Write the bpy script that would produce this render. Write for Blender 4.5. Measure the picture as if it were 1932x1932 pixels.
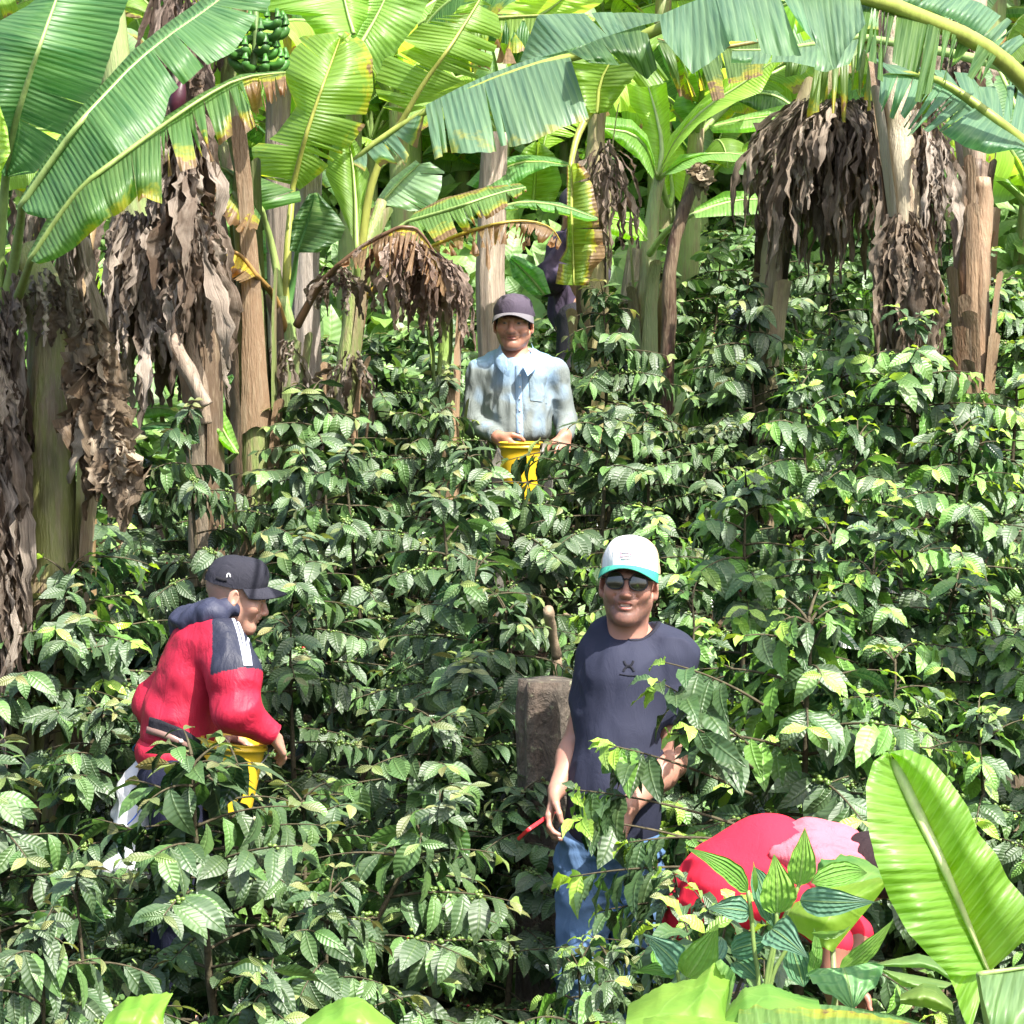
import bpy, math, random
import numpy as np
from mathutils import Vector, Matrix
from mathutils.bvhtree import BVHTree
S = bpy.context.scene
for o in list(bpy.data.objects): bpy.data.objects.remove(o)
COL = S.collection
# ------------------------------------------------------------ camera, sky, sun, exposure
PITCH = math.radians(5); CAMZ = 3.0; F = 5120.0; HALF = 966.0
cd = bpy.data.cameras.new('camera'); cam = bpy.data.objects.new('camera', cd); COL.objects.link(cam)
cam.location = (0, 0, CAMZ); cam.rotation_euler = (math.radians(90)-PITCH, 0, 0)
cd.sensor_width = 36; cd.lens = 36*F/1932; cd.clip_end = 500; S.camera = cam
SUN_EL, SUN_AZ = math.radians(56), math.radians(138)   # azimuth clockwise from +Y (away from camera)
w = bpy.data.worlds.new('World'); S.world = w; w.use_nodes = True
nt = w.node_tree; sky = nt.nodes.new('ShaderNodeTexSky'); sky.sky_type = 'NISHITA'; sky.sun_disc = False
sky.sun_elevation = SUN_EL; sky.sun_rotation = SUN_AZ; sky.air_density = 1.0; sky.dust_density = 4.0; sky.ozone_density = 1.0
nt.links.new(sky.outputs[0], nt.nodes['Background'].inputs[0]); nt.nodes['Background'].inputs[1].default_value = 0.14
sd = bpy.data.lights.new('sun', 'SUN'); sun = bpy.data.objects.new('sun', sd); COL.objects.link(sun)
sd.energy = 4.9; sd.angle = math.radians(0.55); sd.color = (1, .96, .89)
sdir = Vector((math.sin(SUN_AZ)*math.cos(SUN_EL), math.cos(SUN_AZ)*math.cos(SUN_EL), math.sin(SUN_EL)))
sun.rotation_euler = sdir.to_track_quat('Z', 'Y').to_euler()
S.view_settings.view_transform = 'Standard'; S.view_settings.look = 'None'; S.view_settings.exposure = 1.38
S.cycles.max_bounces = 6; S.cycles.transmission_bounces = 4; S.cycles.diffuse_bounces = 3; S.cycles.glossy_bounces = 2
S.cycles.caustics_reflective = False; S.cycles.caustics_refractive = False
# ------------------------------------------------------------ helpers
SP, CP = math.sin(PITCH), math.cos(PITCH)
def at(px, py, d):
    """point seen at (px,py) on a 1932 grid, d metres along the view axis"""
    x = (px-HALF)/F*d; dn = (py-HALF)/F*d
    return np.array((x, d*CP-dn*SP, CAMZ-d*SP-dn*CP))
def ats(P): return np.array([at(*p) for p in P])
def k(n, *pts):
    """points read on an enlarged square of the picture -> 1932 grid"""
    ox, oy = {1: (0, 0), 2: (639, 0), 3: (1229, 0), 4: (0, 575), 5: (1229, 575), 6: (0, 1229), 7: (639, 1229), 8: (1229, 1229)}[n]
    return [(ox+.3638*x, oy+.3638*y) for x, y in pts]
GY = [-6, 2, 5, 8.3, 11.9, 16, 20, 26, 40, 60]; GZ = [-1.4, -.6, 0, .62, 1.38, 2.3, 3.6, 6.2, 15, 30]
def ground(x, y):
    return float(np.interp(y, GY, GZ)) + .05*math.sin(x*1.3+y*.7)
def setk(o, label=None, cat=None, group=None, kind=None):
    if label: o['label'] = label
    if cat: o['category'] = cat
    if group: o['group'] = group
    if kind: o['kind'] = kind
    return o
def root(name, loc, label, cat, group=None):
    o = bpy.data.objects.new(name, None); COL.objects.link(o); o.location = tuple(map(float, loc)); o.empty_display_size = .1
    return setk(o, label, cat, group)
def wloc(o):
    v = np.zeros(3)
    while o is not None:
        v = v+np.array(o.location); o = o.parent
    return v
def rawmesh(name, V, Q, uv=None, tint=None, smooth=True):
    me = bpy.data.meshes.new(name); V = np.asarray(V, dtype=np.float32); Q = np.asarray(Q, dtype=np.int32)
    n = Q.shape[1]
    me.vertices.add(len(V)); me.vertices.foreach_set('co', V.ravel())
    me.loops.add(Q.size); me.loops.foreach_set('vertex_index', Q.ravel())
    me.polygons.add(len(Q)); me.polygons.foreach_set('loop_start', np.arange(0, Q.size, n, dtype=np.int32))
    me.polygons.foreach_set('use_smooth', np.full(len(Q), smooth))
    if uv is not None:
        a = me.attributes.new('luv', 'FLOAT_VECTOR', 'POINT'); a.data.foreach_set('vector', np.asarray(uv, np.float32).ravel())
    if tint is not None:
        t = np.asarray(tint, np.float32)
        if t.shape[1] == 3: t = np.hstack([t, np.ones((len(t), 1), np.float32)])
        a = me.attributes.new('tint', 'FLOAT_COLOR', 'POINT'); a.data.foreach_set('color', t.ravel())
    me.update(calc_edges=True); me.validate()
    return me
def mk(name, V, Q, m, parent=None, uv=None, tint=None, smooth=True, local=False):
    V = np.asarray(V, float)
    if parent is not None and not local: V = V - wloc(parent)
    loc = (0, 0, 0)
    if parent is None and not local:
        c = np.array([V[:, 0].mean(), V[:, 1].mean(), V[:, 2].min()]); V = V-c; loc = tuple(c)
    me = rawmesh(name, V, Q, uv, tint, smooth); me.materials.append(m)
    o = bpy.data.objects.new(name, me); COL.objects.link(o)
    if parent is not None: o.parent = parent
    else: o.location = loc
    return o
class Acc:
    def __init__(s): s.V = []; s.Q = []; s.U = []; s.T = []; s.n = 0
    def add(s, V, Q, uv=None, tint=None):
        V = np.asarray(V, float); Q = np.asarray(Q, int); s.V.append(V); s.Q.append(Q+s.n); s.n += len(V)
        s.U.append(np.zeros((len(V), 3)) if uv is None else np.asarray(uv, float))
        t = np.ones(3) if tint is None else np.asarray(tint, float)
        s.T.append(np.tile(t, (len(V), 1)) if t.ndim == 1 else t)
        return s
    def mk(s, name, m, parent=None, smooth=True, local=False):
        return mk(name, np.vstack(s.V), np.vstack(s.Q), m, parent, np.vstack(s.U), np.vstack(s.T), smooth, local)
def grid_q(nu, nv, wrap=False):
    i = np.arange(nu-1)[:, None]; j = np.arange(nv if wrap else nv-1)[None, :]; j2 = (j+1) % nv
    return np.stack([i*nv+j, (i+1)*nv+j, (i+1)*nv+j2, i*nv+j2], -1).reshape(-1, 4)
def resample(P, n):
    P = np.asarray(P, float); L = np.r_[0, np.cumsum(np.linalg.norm(np.diff(P, axis=0), axis=1))]
    t = np.linspace(0, L[-1], n); return np.stack([np.interp(t, L, P[:, c]) for c in range(P.shape[1])], 1)
def smooth_line(P, n, it=2):
    P = np.asarray(P, float)
    for _ in range(it):
        Q = np.empty((2*len(P), P.shape[1])); Q[0] = P[0]; Q[-1] = P[-1]
        a, b = P[:-1], P[1:]; Q[1:-1:2] = .75*a+.25*b; Q[2:-1:2] = .25*a+.75*b; P = Q
    return resample(P, n)
def tube(P, R, sides=8, cap=True, flat=1.0):
    P = np.asarray(P, float); n = len(P); R = np.broadcast_to(np.asarray(R, float), (n,))
    T = np.gradient(P, axis=0); T /= np.linalg.norm(T, axis=1)[:, None]+1e-9
    ref = np.array([0, 0, 1.0]) if abs(T[:, 2]).mean() < .8 else np.array([0, 1.0, 0])
    A = np.cross(T, ref); A /= np.linalg.norm(A, axis=1)[:, None]+1e-9; B = np.cross(T, A)
    th = np.linspace(0, 2*math.pi, sides, endpoint=False)
    if cap:
        P = np.vstack([P[:1], P, P[-1:]]); A = np.vstack([A[:1], A, A[-1:]]); B = np.vstack([B[:1], B, B[-1:]]); R = np.r_[R[0]*.02, R, R[-1]*.02]; n += 2
    V = P[:, None]+R[:, None, None]*(np.cos(th)[None, :, None]*A[:, None]+flat*np.sin(th)[None, :, None]*B[:, None])
    L = np.r_[0, np.cumsum(np.linalg.norm(np.diff(P, axis=0), axis=1))]
    uv = np.stack([np.repeat(L, sides), np.tile(th/6.283, n), np.zeros(n*sides)], 1)
    return V.reshape(-1, 3), grid_q(n, sides, True), uv
def _h(i, j, l, s):
    with np.errstate(over='ignore'):
        v = (i.astype(np.uint32)*np.uint32(374761393)+j.astype(np.uint32)*np.uint32(668265263)+l.astype(np.uint32)*np.uint32(2147483647)+np.uint32(s*974711 % 4294967295))
        v = (v ^ (v >> np.uint32(13)))*np.uint32(1274126177); v = v ^ (v >> np.uint32(16))
    return (v & np.uint32(0xffff)).astype(float)/65535*2-1
def vnoise(P, freq=1.0, seed=0):
    P = np.asarray(P, float)*freq+1000; I = np.floor(P).astype(np.int64); f = P-I; f = f*f*(3-2*f); r = 0
    for a in (0, 1):
        for b in (0, 1):
            for c in (0, 1):
                wt = (f[:, 0] if a else 1-f[:, 0])*(f[:, 1] if b else 1-f[:, 1])*(f[:, 2] if c else 1-f[:, 2])
                r = r+wt*_h(I[:, 0]+a, I[:, 1]+b, I[:, 2]+c, seed)
    return r
# ------------------------------------------------------------ materials
class M_:
    def __init__(s, name):
        s.m = bpy.data.materials.new(name); s.m.use_nodes = True; s.t = s.m.node_tree; s.b = s.t.nodes['Principled BSDF']; s.out = s.t.nodes['Material Output']
    def n(s, kind, **kw):
        x = s.t.nodes.new(kind)
        for a, v in kw.items():
            if hasattr(x, a): setattr(x, a, v)
            else: x.inputs[a.replace('_', ' ')].default_value = v
        return x
    def L(s, a, b): s.t.links.new(a, b)
    def attr(s, name): return s.n('ShaderNodeAttribute', attribute_name=name)
    def math(s, op, a, b=None, c=None, clamp=False):
        x = s.n('ShaderNodeMath', operation=op, use_clamp=clamp)
        for i, v in enumerate((a, b, c)):
            if v is None: continue
            if isinstance(v, (int, float)): x.inputs[i].default_value = v
            else: s.L(v, x.inputs[i])
        return x.outputs[0]
    def mix(s, f, a, b, bt='MIX'):
        x = s.n('ShaderNodeMix', data_type='RGBA', blend_type=bt)
        for i, v in ((0, f), (6, a), (7, b)):
            if isinstance(v, (int, float)): x.inputs[i].default_value = v
            elif isinstance(v, tuple): x.inputs[i].default_value = v if len(v) == 4 else v+(1,)
            else: s.L(v, x.inputs[i])
        return x.outputs[2]
    def noise(s, scale, detail=3, rough=.55, vec=None, dist=0):
        x = s.n('ShaderNodeTexNoise'); x.inputs['Scale'].default_value = scale; x.inputs['Detail'].default_value = detail; x.inputs['Roughness'].default_value = rough; x.inputs['Distortion'].default_value = dist
        if vec is not None: s.L(vec, x.inputs['Vector'])
        return x.outputs['Fac']
    def coord(s, sc=None):
        c = s.n('ShaderNodeTexCoord').outputs['Object']
        if sc is None: return c
        mp = s.n('ShaderNodeMapping'); mp.inputs['Scale'].default_value = sc; s.L(c, mp.inputs['Vector']); return mp.outputs[0]
    def ramp(s, f, lo, hi):
        x = s.n('ShaderNodeMapRange'); x.inputs['From Min'].default_value = lo; x.inputs['From Max'].default_value = hi; s.L(f, x.inputs['Value']); return x.outputs[0]
    def bump(s, h, dist, strength=1.0):
        x = s.n('ShaderNodeBump'); x.inputs['Distance'].default_value = dist; x.inputs['Strength'].default_value = strength
        s.L(h, x.inputs['Height']); s.L(x.outputs[0], s.b.inputs['Normal']); return x.outputs[0]
    def base(s, c):
        if isinstance(c, tuple): s.b.inputs['Base Color'].default_value = c+(1,)
        else: s.L(c, s.b.inputs['Base Color'])
    def rough(s, r):
        if isinstance(r, (int, float)): s.b.inputs['Roughness'].default_value = r
        else: s.L(r, s.b.inputs['Roughness'])
    def transl(s, fac, col, nrm=None):
        tr = s.n('ShaderNodeBsdfTranslucent'); mx = s.n('ShaderNodeMixShader')
        if isinstance(col, tuple): tr.inputs[0].default_value = col+(1,)
        else: s.L(col, tr.inputs[0])
        if nrm is not None: s.L(nrm, tr.inputs['Normal'])
        mx.inputs[0].default_value = fac
        s.L(s.b.outputs[0], mx.inputs[1]); s.L(tr.outputs[0], mx.inputs[2]); s.L(mx.outputs[0], s.out.inputs[0])
def sepxyz(M, v):
    x = M.n('ShaderNodeSeparateXYZ'); M.L(v, x.inputs[0]); return x.outputs
def mat_coffee():
    M = M_('coffee_leaf'); ti = M.attr('tint').outputs['Color']; u, v, r = sepxyz(M, M.attr('luv').outputs['Vector'])
    av = M.math('ABSOLUTE', v)
    ph = M.math('MULTIPLY', M.math('SUBTRACT', u, M.math('MULTIPLY', av, .10)), 62)
    rib = M.math('SINE', ph); midr = M.math('SUBTRACT', 1, M.ramp(av, 0, .10), clamp=True)
    vein = M.math('MULTIPLY', M.ramp(rib, .6, 1.0), .09)
    c = M.mix(M.math('MAXIMUM', vein, M.math('MULTIPLY', midr, .40)), ti, M.mix(.5, ti, (.30, .42, .12)))
    spots = M.ramp(M.noise(60, 2, .6, M.coord()), .60, .72)
    c = M.mix(M.math('MULTIPLY', spots, .35), c, M.mix(.5, c, (.12, .13, .04)))
    bk = M.n('ShaderNodeNewGeometry').outputs['Backfacing']
    c = M.mix(M.math('MULTIPLY', bk, .5), c, M.mix(.5, c, (.13, .24, .06)))
    M.base(c); M.rough(M.math('ADD', M.math('MULTIPLY', bk, .25), M.math('ADD', .20, M.math('MULTIPLY', M.noise(15, 2, .5, M.coord()), .20))))
    M.b.inputs['Specular IOR Level'].default_value = 1.0
    h = M.math('ADD', M.math('MULTIPLY', rib, .5), M.math('MULTIPLY', M.ramp(av, 0, .16), 1.4))
    nb = M.bump(h, .0010, 1.0)
    hs = M.n('ShaderNodeHueSaturation'); hs.inputs['Value'].default_value = 3.2; hs.inputs['Hue'].default_value = .485; hs.inputs['Saturation'].default_value = 1.05; M.L(c, hs.inputs['Color'])
    M.transl(.14, hs.outputs[0]); return M.m
def mat_banana():
    M = M_('banana_leaf'); ti = M.attr('tint').outputs['Color']; u, v, r = sepxyz(M, M.attr('luv').outputs['Vector'])
    w1 = M.math('SINE', M.math('ADD', M.math('MULTIPLY', u, 330), M.math('MULTIPLY', v, 5)))
    cx = M.n('ShaderNodeCombineXYZ'); M.L(M.math('MULTIPLY', u, 42), cx.inputs[0]); M.L(M.math('MULTIPLY', v, .8), cx.inputs[1])
    st = M.noise(1.0, 3, .7, cx.outputs[0]); big = M.noise(5, 3, .6, M.coord())
    c = M.mix(M.ramp(st, .35, .72), M.mix(.30, ti, (.01, .03, .01)), M.mix(.17, ti, (.55, .75, .30)))
    c = M.mix(M.math('MULTIPLY', M.ramp(w1, .75, 1), .28), c, M.mix(.35, c, (.5, .65, .35)))
    c = M.mix(M.math('MULTIPLY', M.ramp(big, .4, .75), .35), c, M.mix(.5, ti, (.10, .22, .07)))
    # dead margins and blotches
    nz = M.noise(9, 5, .65, M.coord()); e = M.math('ADD', v, M.math('MULTIPLY', M.math('SUBTRACT', nz, .5), 1.5))
    th = M.math('SUBTRACT', 1.22, M.math('MULTIPLY', r, 1.25)); br = M.ramp(M.math('SUBTRACT', e, th), -.02, .05)
    ye = M.ramp(M.math('SUBTRACT', e, th), -.25, .02)
    has = M.ramp(r, .01, .06)
    c = M.mix(M.math('MULTIPLY', ye, M.math('MULTIPLY', has, .75)), c, (.42, .36, .03))
    dry = M.mix(M.noise(30, 3, .6, M.coord()), (.045, .022, .010), (.34, .23, .12))
    c = M.mix(M.math('MULTIPLY', br, has), c, dry)
    M.base(c); M.rough(M.math('ADD', .36, M.math('MULTIPLY', big, .16))); M.b.inputs['Specular IOR Level'].default_value = .5
    M.bump(M.math('ADD', M.math('MULTIPLY', w1, .4), M.math('MULTIPLY', st, 2.0)), .0028, .9)
    hs = M.n('ShaderNodeHueSaturation'); hs.inputs['Value'].default_value = 3.2; hs.inputs['Hue'].default_value = .478; hs.inputs['Saturation'].default_value = 1.1; M.L(c, hs.inputs['Color'])
    M.transl(.42, hs.outputs[0]); return M.m
def mat_shrub():
    M = M_('ribbed_leaf'); ti = M.attr('tint').outputs['Color']; u, v, r = sepxyz(M, M.attr('luv').outputs['Vector'])
    av = M.math('ABSOLUTE', v); arcs = M.math('SINE', M.math('MULTIPLY', M.math('POWER', av, .8), 20))
    cross = M.math('SINE', M.math('MULTIPLY', M.math('SUBTRACT', u, M.math('MULTIPLY', av, .03)), 420))
    c = M.mix(M.math('MULTIPLY', M.ramp(arcs, .6, 1), .18), ti, M.mix(.6, ti, (.4, .55, .2))); c = M.mix(M.math('SUBTRACT', 1, M.ramp(av, .0, .07)), c, M.mix(.6, ti, (.45, .6, .2)))
    M.base(c); M.rough(.42); M.bump(M.math('ADD', M.math('MULTIPLY', arcs, -1.4), M.math('MULTIPLY', cross, .35)), .0013, 1)
    hs = M.n('ShaderNodeHueSaturation'); hs.inputs['Value'].default_value = 2.6; M.L(c, hs.inputs['Color']); M.transl(.3, hs.outputs[0]); return M.m
def mat_taro():
    M = M_('broad_leaf'); ti = M.attr('tint').outputs['Color']; n1 = M.noise(7, 4, .6, M.coord()); vo = M.n('ShaderNodeTexVoronoi', feature='DISTANCE_TO_EDGE'); vo.inputs['Scale'].default_value = 9; M.L(M.coord(), vo.inputs['Vector'])
    ed = M.math('SUBTRACT', 1, M.ramp(vo.outputs['Distance'], 0, .035))
    c = M.mix(M.ramp(n1, .3, .7), M.mix(.25, ti, (.04, .12, .02)), M.mix(.25, ti, (.5, .6, .12))); c = M.mix(M.math('MULTIPLY', ed, .10), c, (.4, .55, .18))
    M.base(c); M.rough(.45); M.bump(M.math('ADD', M.math('MULTIPLY', n1, 2), M.math('MULTIPLY', ed, .1)), .008, .7)
    hs = M.n('ShaderNodeHueSaturation'); hs.inputs['Value'].default_value = 2.6; M.L(c, hs.inputs['Color']); M.transl(.35, hs.outputs[0]); return M.m
def mat_dry():
    M = M_('dry_leaf'); ti = M.attr('tint').outputs['Color']; u, v, r = sepxyz(M, M.attr('luv').outputs['Vector'])
    cx = M.n('ShaderNodeCombineXYZ'); M.L(M.math('MULTIPLY', v, 9), cx.inputs[0]); M.L(M.math('MULTIPLY', u, 3), cx.inputs[1]); M.L(M.math('MULTIPLY', r, 50), cx.inputs[2])
    st = M.noise(1.4, 4, .7, cx.outputs[0]); n2 = M.noise(14, 4, .65, M.coord())
    c = M.mix(M.ramp(st, .36, .66), M.mix(.6, ti, (.03, .018, .01)), ti); c = M.mix(M.math('MULTIPLY', M.ramp(n2, .5, .75), .5), c, (.42, .36, .29))
    M.base(c); M.rough(.75); M.b.inputs['Specular IOR Level'].default_value = .25; M.bump(M.math('ADD', st, M.math('MULTIPLY', n2, .7)), .006, 1); M.transl(.22, M.mix(.5, c, (.45, .30, .15))); return M.m
def mat_stem():
    M = M_('banana_stem'); ti = M.attr('tint').outputs['Color']; cc = M.coord((6, 6, .8)); n1 = M.noise(2.2, 5, .65, cc); n2 = M.noise(26, 3, .6, M.coord((4, 4, .5)))
    n3 = M.noise(3, 3, .6, M.coord((1.5, 1.5, .7)))
    c = M.mix(M.ramp(n1, .48, .64), ti, (.22, .16, .10)); c = M.mix(M.math('MULTIPLY', M.ramp(n3, .55, .68), .8), c, (.06, .045, .032)); c = M.mix(M.math('MULTIPLY', M.ramp(n2, .5, .7), .4), c, M.mix(.5, c, (.5, .42, .28)))
    M.base(c); M.rough(.5); M.bump(M.math('ADD', n1, M.math('MULTIPLY', n2, .6)), .012, 1); return M.m
def mat_simple(name, col, rough=.6, var=.25, scale=20, bump=.002, spec=.4, sc=None, detail=4, tint=False):
    M = M_(name); c = M.coord(sc); n1 = M.noise(scale, detail, .6, c); src = M.attr('tint').outputs['Color'] if tint else col
    if tint: dark = M.mix(var, src, (.01, .01, .01))
    else: dark = tuple(x*(1-var) for x in col)
    M.base(M.mix(M.ramp(n1, .3, .7), dark, src)); M.rough(rough); M.b.inputs['Specular IOR Level'].default_value = spec
    if bump: M.bump(n1, bump, 1)
    return M.m
def mat_cloth(name, rough=.8, weave=900, var=.12, wr=0.0, spec=.25, sheen=0):
    M = M_(name); src = M.attr('tint').outputs['Color']; n1 = M.noise(9, 5, .6, M.coord()); n2 = M.noise(weave, 1, .5, M.coord())
    n3 = M.noise(16, 4, .6, M.coord((1, 1, .45)), 1.2)
    M.base(M.mix(M.math('MULTIPLY', M.ramp(n1, .35, .75), var), src, M.mix(.6, src, (.01, .01, .01)))); M.rough(rough); M.b.inputs['Specular IOR Level'].default_value = spec
    M.bump(M.math('ADD', M.math('MULTIPLY', n2, .06), M.math('MULTIPLY', n3, 1.0)), .012 if wr == 0 else wr, .8); return M.m
def mat_skin():
    M = M_('skin'); src = M.attr('tint').outputs['Color']; n1 = M.noise(40, 4, .6, M.coord())
    M.base(M.mix(M.ramp(n1, .3, .8), src, M.mix(.16, src, (.5, .12, .07)))); M.rough(.47); M.b.inputs['Subsurface Weight'].default_value = .12; M.b.inputs['Subsurface Radius'].default_value = (.012, .004, .002); M.b.inputs['Subsurface Scale'].default_value = 1
    M.bump(M.noise(300, 2, .6, M.coord()), .0006, .6); return M.m
MC, MB, MS, MT, MD, MST = mat_coffee(), mat_banana(), mat_shrub(), mat_taro(), mat_dry(), mat_stem()
M_BARK = mat_simple('coffee_bark', (.10, .085, .05), .85, .55, 60, .003, .2)
M_BERRY = mat_simple('coffee_berry', None, .3, .3, 40, 0, .5, tint=True)
M_POST = None
def mat_post():
    M = M_('weathered_wood'); cc = M.coord((14, 14, .7)); n1 = M.noise(2.2, 6, .7, cc, 1.5); n2 = M.noise(3, 3, .6, M.coord()); src = M.attr('tint').outputs['Color']
    c = M.mix(M.ramp(n1, .35, .65), M.mix(.62, src, (.06, .045, .035)), src); c = M.mix(M.math('MULTIPLY', M.ramp(n2, .5, .75), .45), c, (.20, .13, .085))
    M.base(c); M.rough(.9); M.b.inputs['Specular IOR Level'].default_value = .15; M.bump(n1, .02, 1); return M.m
M_POST = mat_post()
def mat_bark_stump():
    M = M_('lichen_bark'); n1 = M.noise(14, 6, .7, M.coord((1, 1, .6)), 1); n2 = M.noise(28, 4, .6, M.coord()); n3 = M.noise(5, 3, .5, M.coord())
    c = M.mix(M.ramp(n1, .3, .7), (.035, .028, .022), (.16, .13, .10)); c = M.mix(M.math('MULTIPLY', M.ramp(n2, .58, .66), .6), c, (.28, .30, .18)); c = M.mix(M.math('MULTIPLY', M.ramp(n3, .5, .7), .5), c, (.10, .055, .035))
    M.base(c); M.rough(.9); M.bump(M.math('ADD', n1, M.math('MULTIPLY', n2, .5)), .025, 1); return M.m
def mat_soil():
    M = M_('soil'); n1 = M.noise(2, 8, .7, M.coord()); n2 = M.noise(22, 6, .75, M.coord()); n3 = M.noise(.9, 3, .5, M.coord())
    c = M.mix(M.ramp(n2, .3, .7), (.022, .014, .009), (.13, .085, .055)); c = M.mix(M.ramp(n1, .42, .55), c, (.022, .05, .012)); c = M.mix(M.math('MULTIPLY', M.ramp(n3, .5, .7), .4), c, (.06, .04, .022))
    M.base(c); M.rough(.95); M.bump(n2, .06, 1); return M.m
# ------------------------------------------------------------ ground
def build_ground():
    nx, ny = 141, 201
    X = np.linspace(-34, 34, nx); Y = np.r_[np.linspace(-6, 24, 150), np.linspace(24.5, 60, 51)]
    P = np.array([(x, y, ground(x, y)) for y in Y for x in X]); P[:, 2] += .035*vnoise(P, 2.2, 3)+.02*vnoise(P, 7, 4)
    o = mk('ground', P, grid_q(len(Y), nx)[:, ::-1], mat_soil()); setk(o, kind='structure')
build_ground()
# ------------------------------------------------------------ coffee leaves
NS, NW = 8, 5
_s = np.linspace(0, 1, NS); _w = np.linspace(-1, 1, NW)
_SS, _WW = np.meshgrid(_s, _w, indexing='ij'); _SS = _SS.ravel(); _WW = _WW.ravel(); _LQ = grid_q(NS, NW)
_hw = np.interp(_s, [0, .06, .2, .42, .62, .8, .92, 1], [.03, .14, .68, 1, .93, .55, .20, .015])
_HW = np.repeat(_hw, NW)
def leaves(acc, P, D, N, L, W, droop, wave, tint, rng, fold=.22):
    """P base, D direction, N normal (n,3); L,W length/half width; one ruffled, arched blade each"""
    n = len(P); D = D/np.linalg.norm(D, axis=1)[:, None]; N = N-(N*D).sum(1)[:, None]*D; N /= np.linalg.norm(N, axis=1)[:, None]+1e-9; Sd = np.cross(D, N)
    s = _SS[None]; v = _WW[None]; L = L[:, None]; W = W[:, None]; ph = rng.uniform(0, 6.28, (n, 1)); dr = droop[:, None]
    xl = L*(s-.18*dr*s**3); y = W*_HW[None]*v; z = -dr*L*.55*s**2 + fold*W*np.abs(v)*_HW[None] + wave*W*np.abs(v)*np.sin(s*16+ph+v*1.2)*_HW[None]
    tw = rng.uniform(-.35, .35, (n, 1))*s; y2 = y*np.cos(tw)-z*np.sin(tw)*.3
    V = P[:, None]+xl[..., None]*D[:, None]+y2[..., None]*Sd[:, None]+(z+y*np.sin(tw))[..., None]*N[:, None]
    uv = np.stack([s*np.ones((n, 1)), np.ones((n, 1))*v, np.ones((n, NS*NW))*rng.uniform(0, 1, (n, 1))], -1)
    Q = (_LQ[None]+(np.arange(n)*NS*NW)[:, None, None]).reshape(-1, 4)
    acc.add(V.reshape(-1, 3), Q, uv.reshape(-1, 3), np.repeat(tint, NS*NW, axis=0))
_b = np.array([(x, y, z) for x in (-1, 1) for y in (-1, 1) for z in (-1, 1)], float)
def _ball():
    # cube subdivided once and rounded: 26 vertices, 24 quads
    V = []; Q = []; idx = {}
    def vi(p):
        t = tuple(np.round(p, 4))
        if t not in idx: idx[t] = len(V); V.append(np.array(p)/np.linalg.norm(p))
        return idx[t]
    for ax in range(3):
        for sg in (-1, 1):
            for i in (0, 1):
                for j in (0, 1):
                    q = []
                    for (a, b) in ((0, 0), (1, 0), (1, 1), (0, 1)):
                        p = [0, 0, 0]; p[ax] = sg; p[(ax+1) % 3] = (i+a)-1; p[(ax+2) % 3] = (j+b)-1; q.append(vi(p))
                    Q.append(q if sg > 0 else q[::-1])
    return np.array(V), np.array(Q)
BV, BQ = _ball()
def berries(acc, C, R, tint):
    n = len(C)
    if n: acc.add((C[:, None]+BV[None]*R[:, None, None]).reshape(-1, 3), (BQ[None]+(np.arange(n)*len(BV))[:, None, None]).reshape(-1, 4), None, np.repeat(tint, len(BV), axis=0))
PAL = {  # mature, mid, young; also mixed by height to paint sunlit bush tops
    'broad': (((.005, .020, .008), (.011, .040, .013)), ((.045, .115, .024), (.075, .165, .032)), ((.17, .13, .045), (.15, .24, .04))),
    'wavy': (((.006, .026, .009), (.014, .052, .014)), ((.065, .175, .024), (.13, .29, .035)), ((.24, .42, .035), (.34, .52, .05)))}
def lerpc(a, b, t): return np.asarray(a)[None]*(1-t[:, None])+np.asarray(b)[None]*t[:, None]
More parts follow.
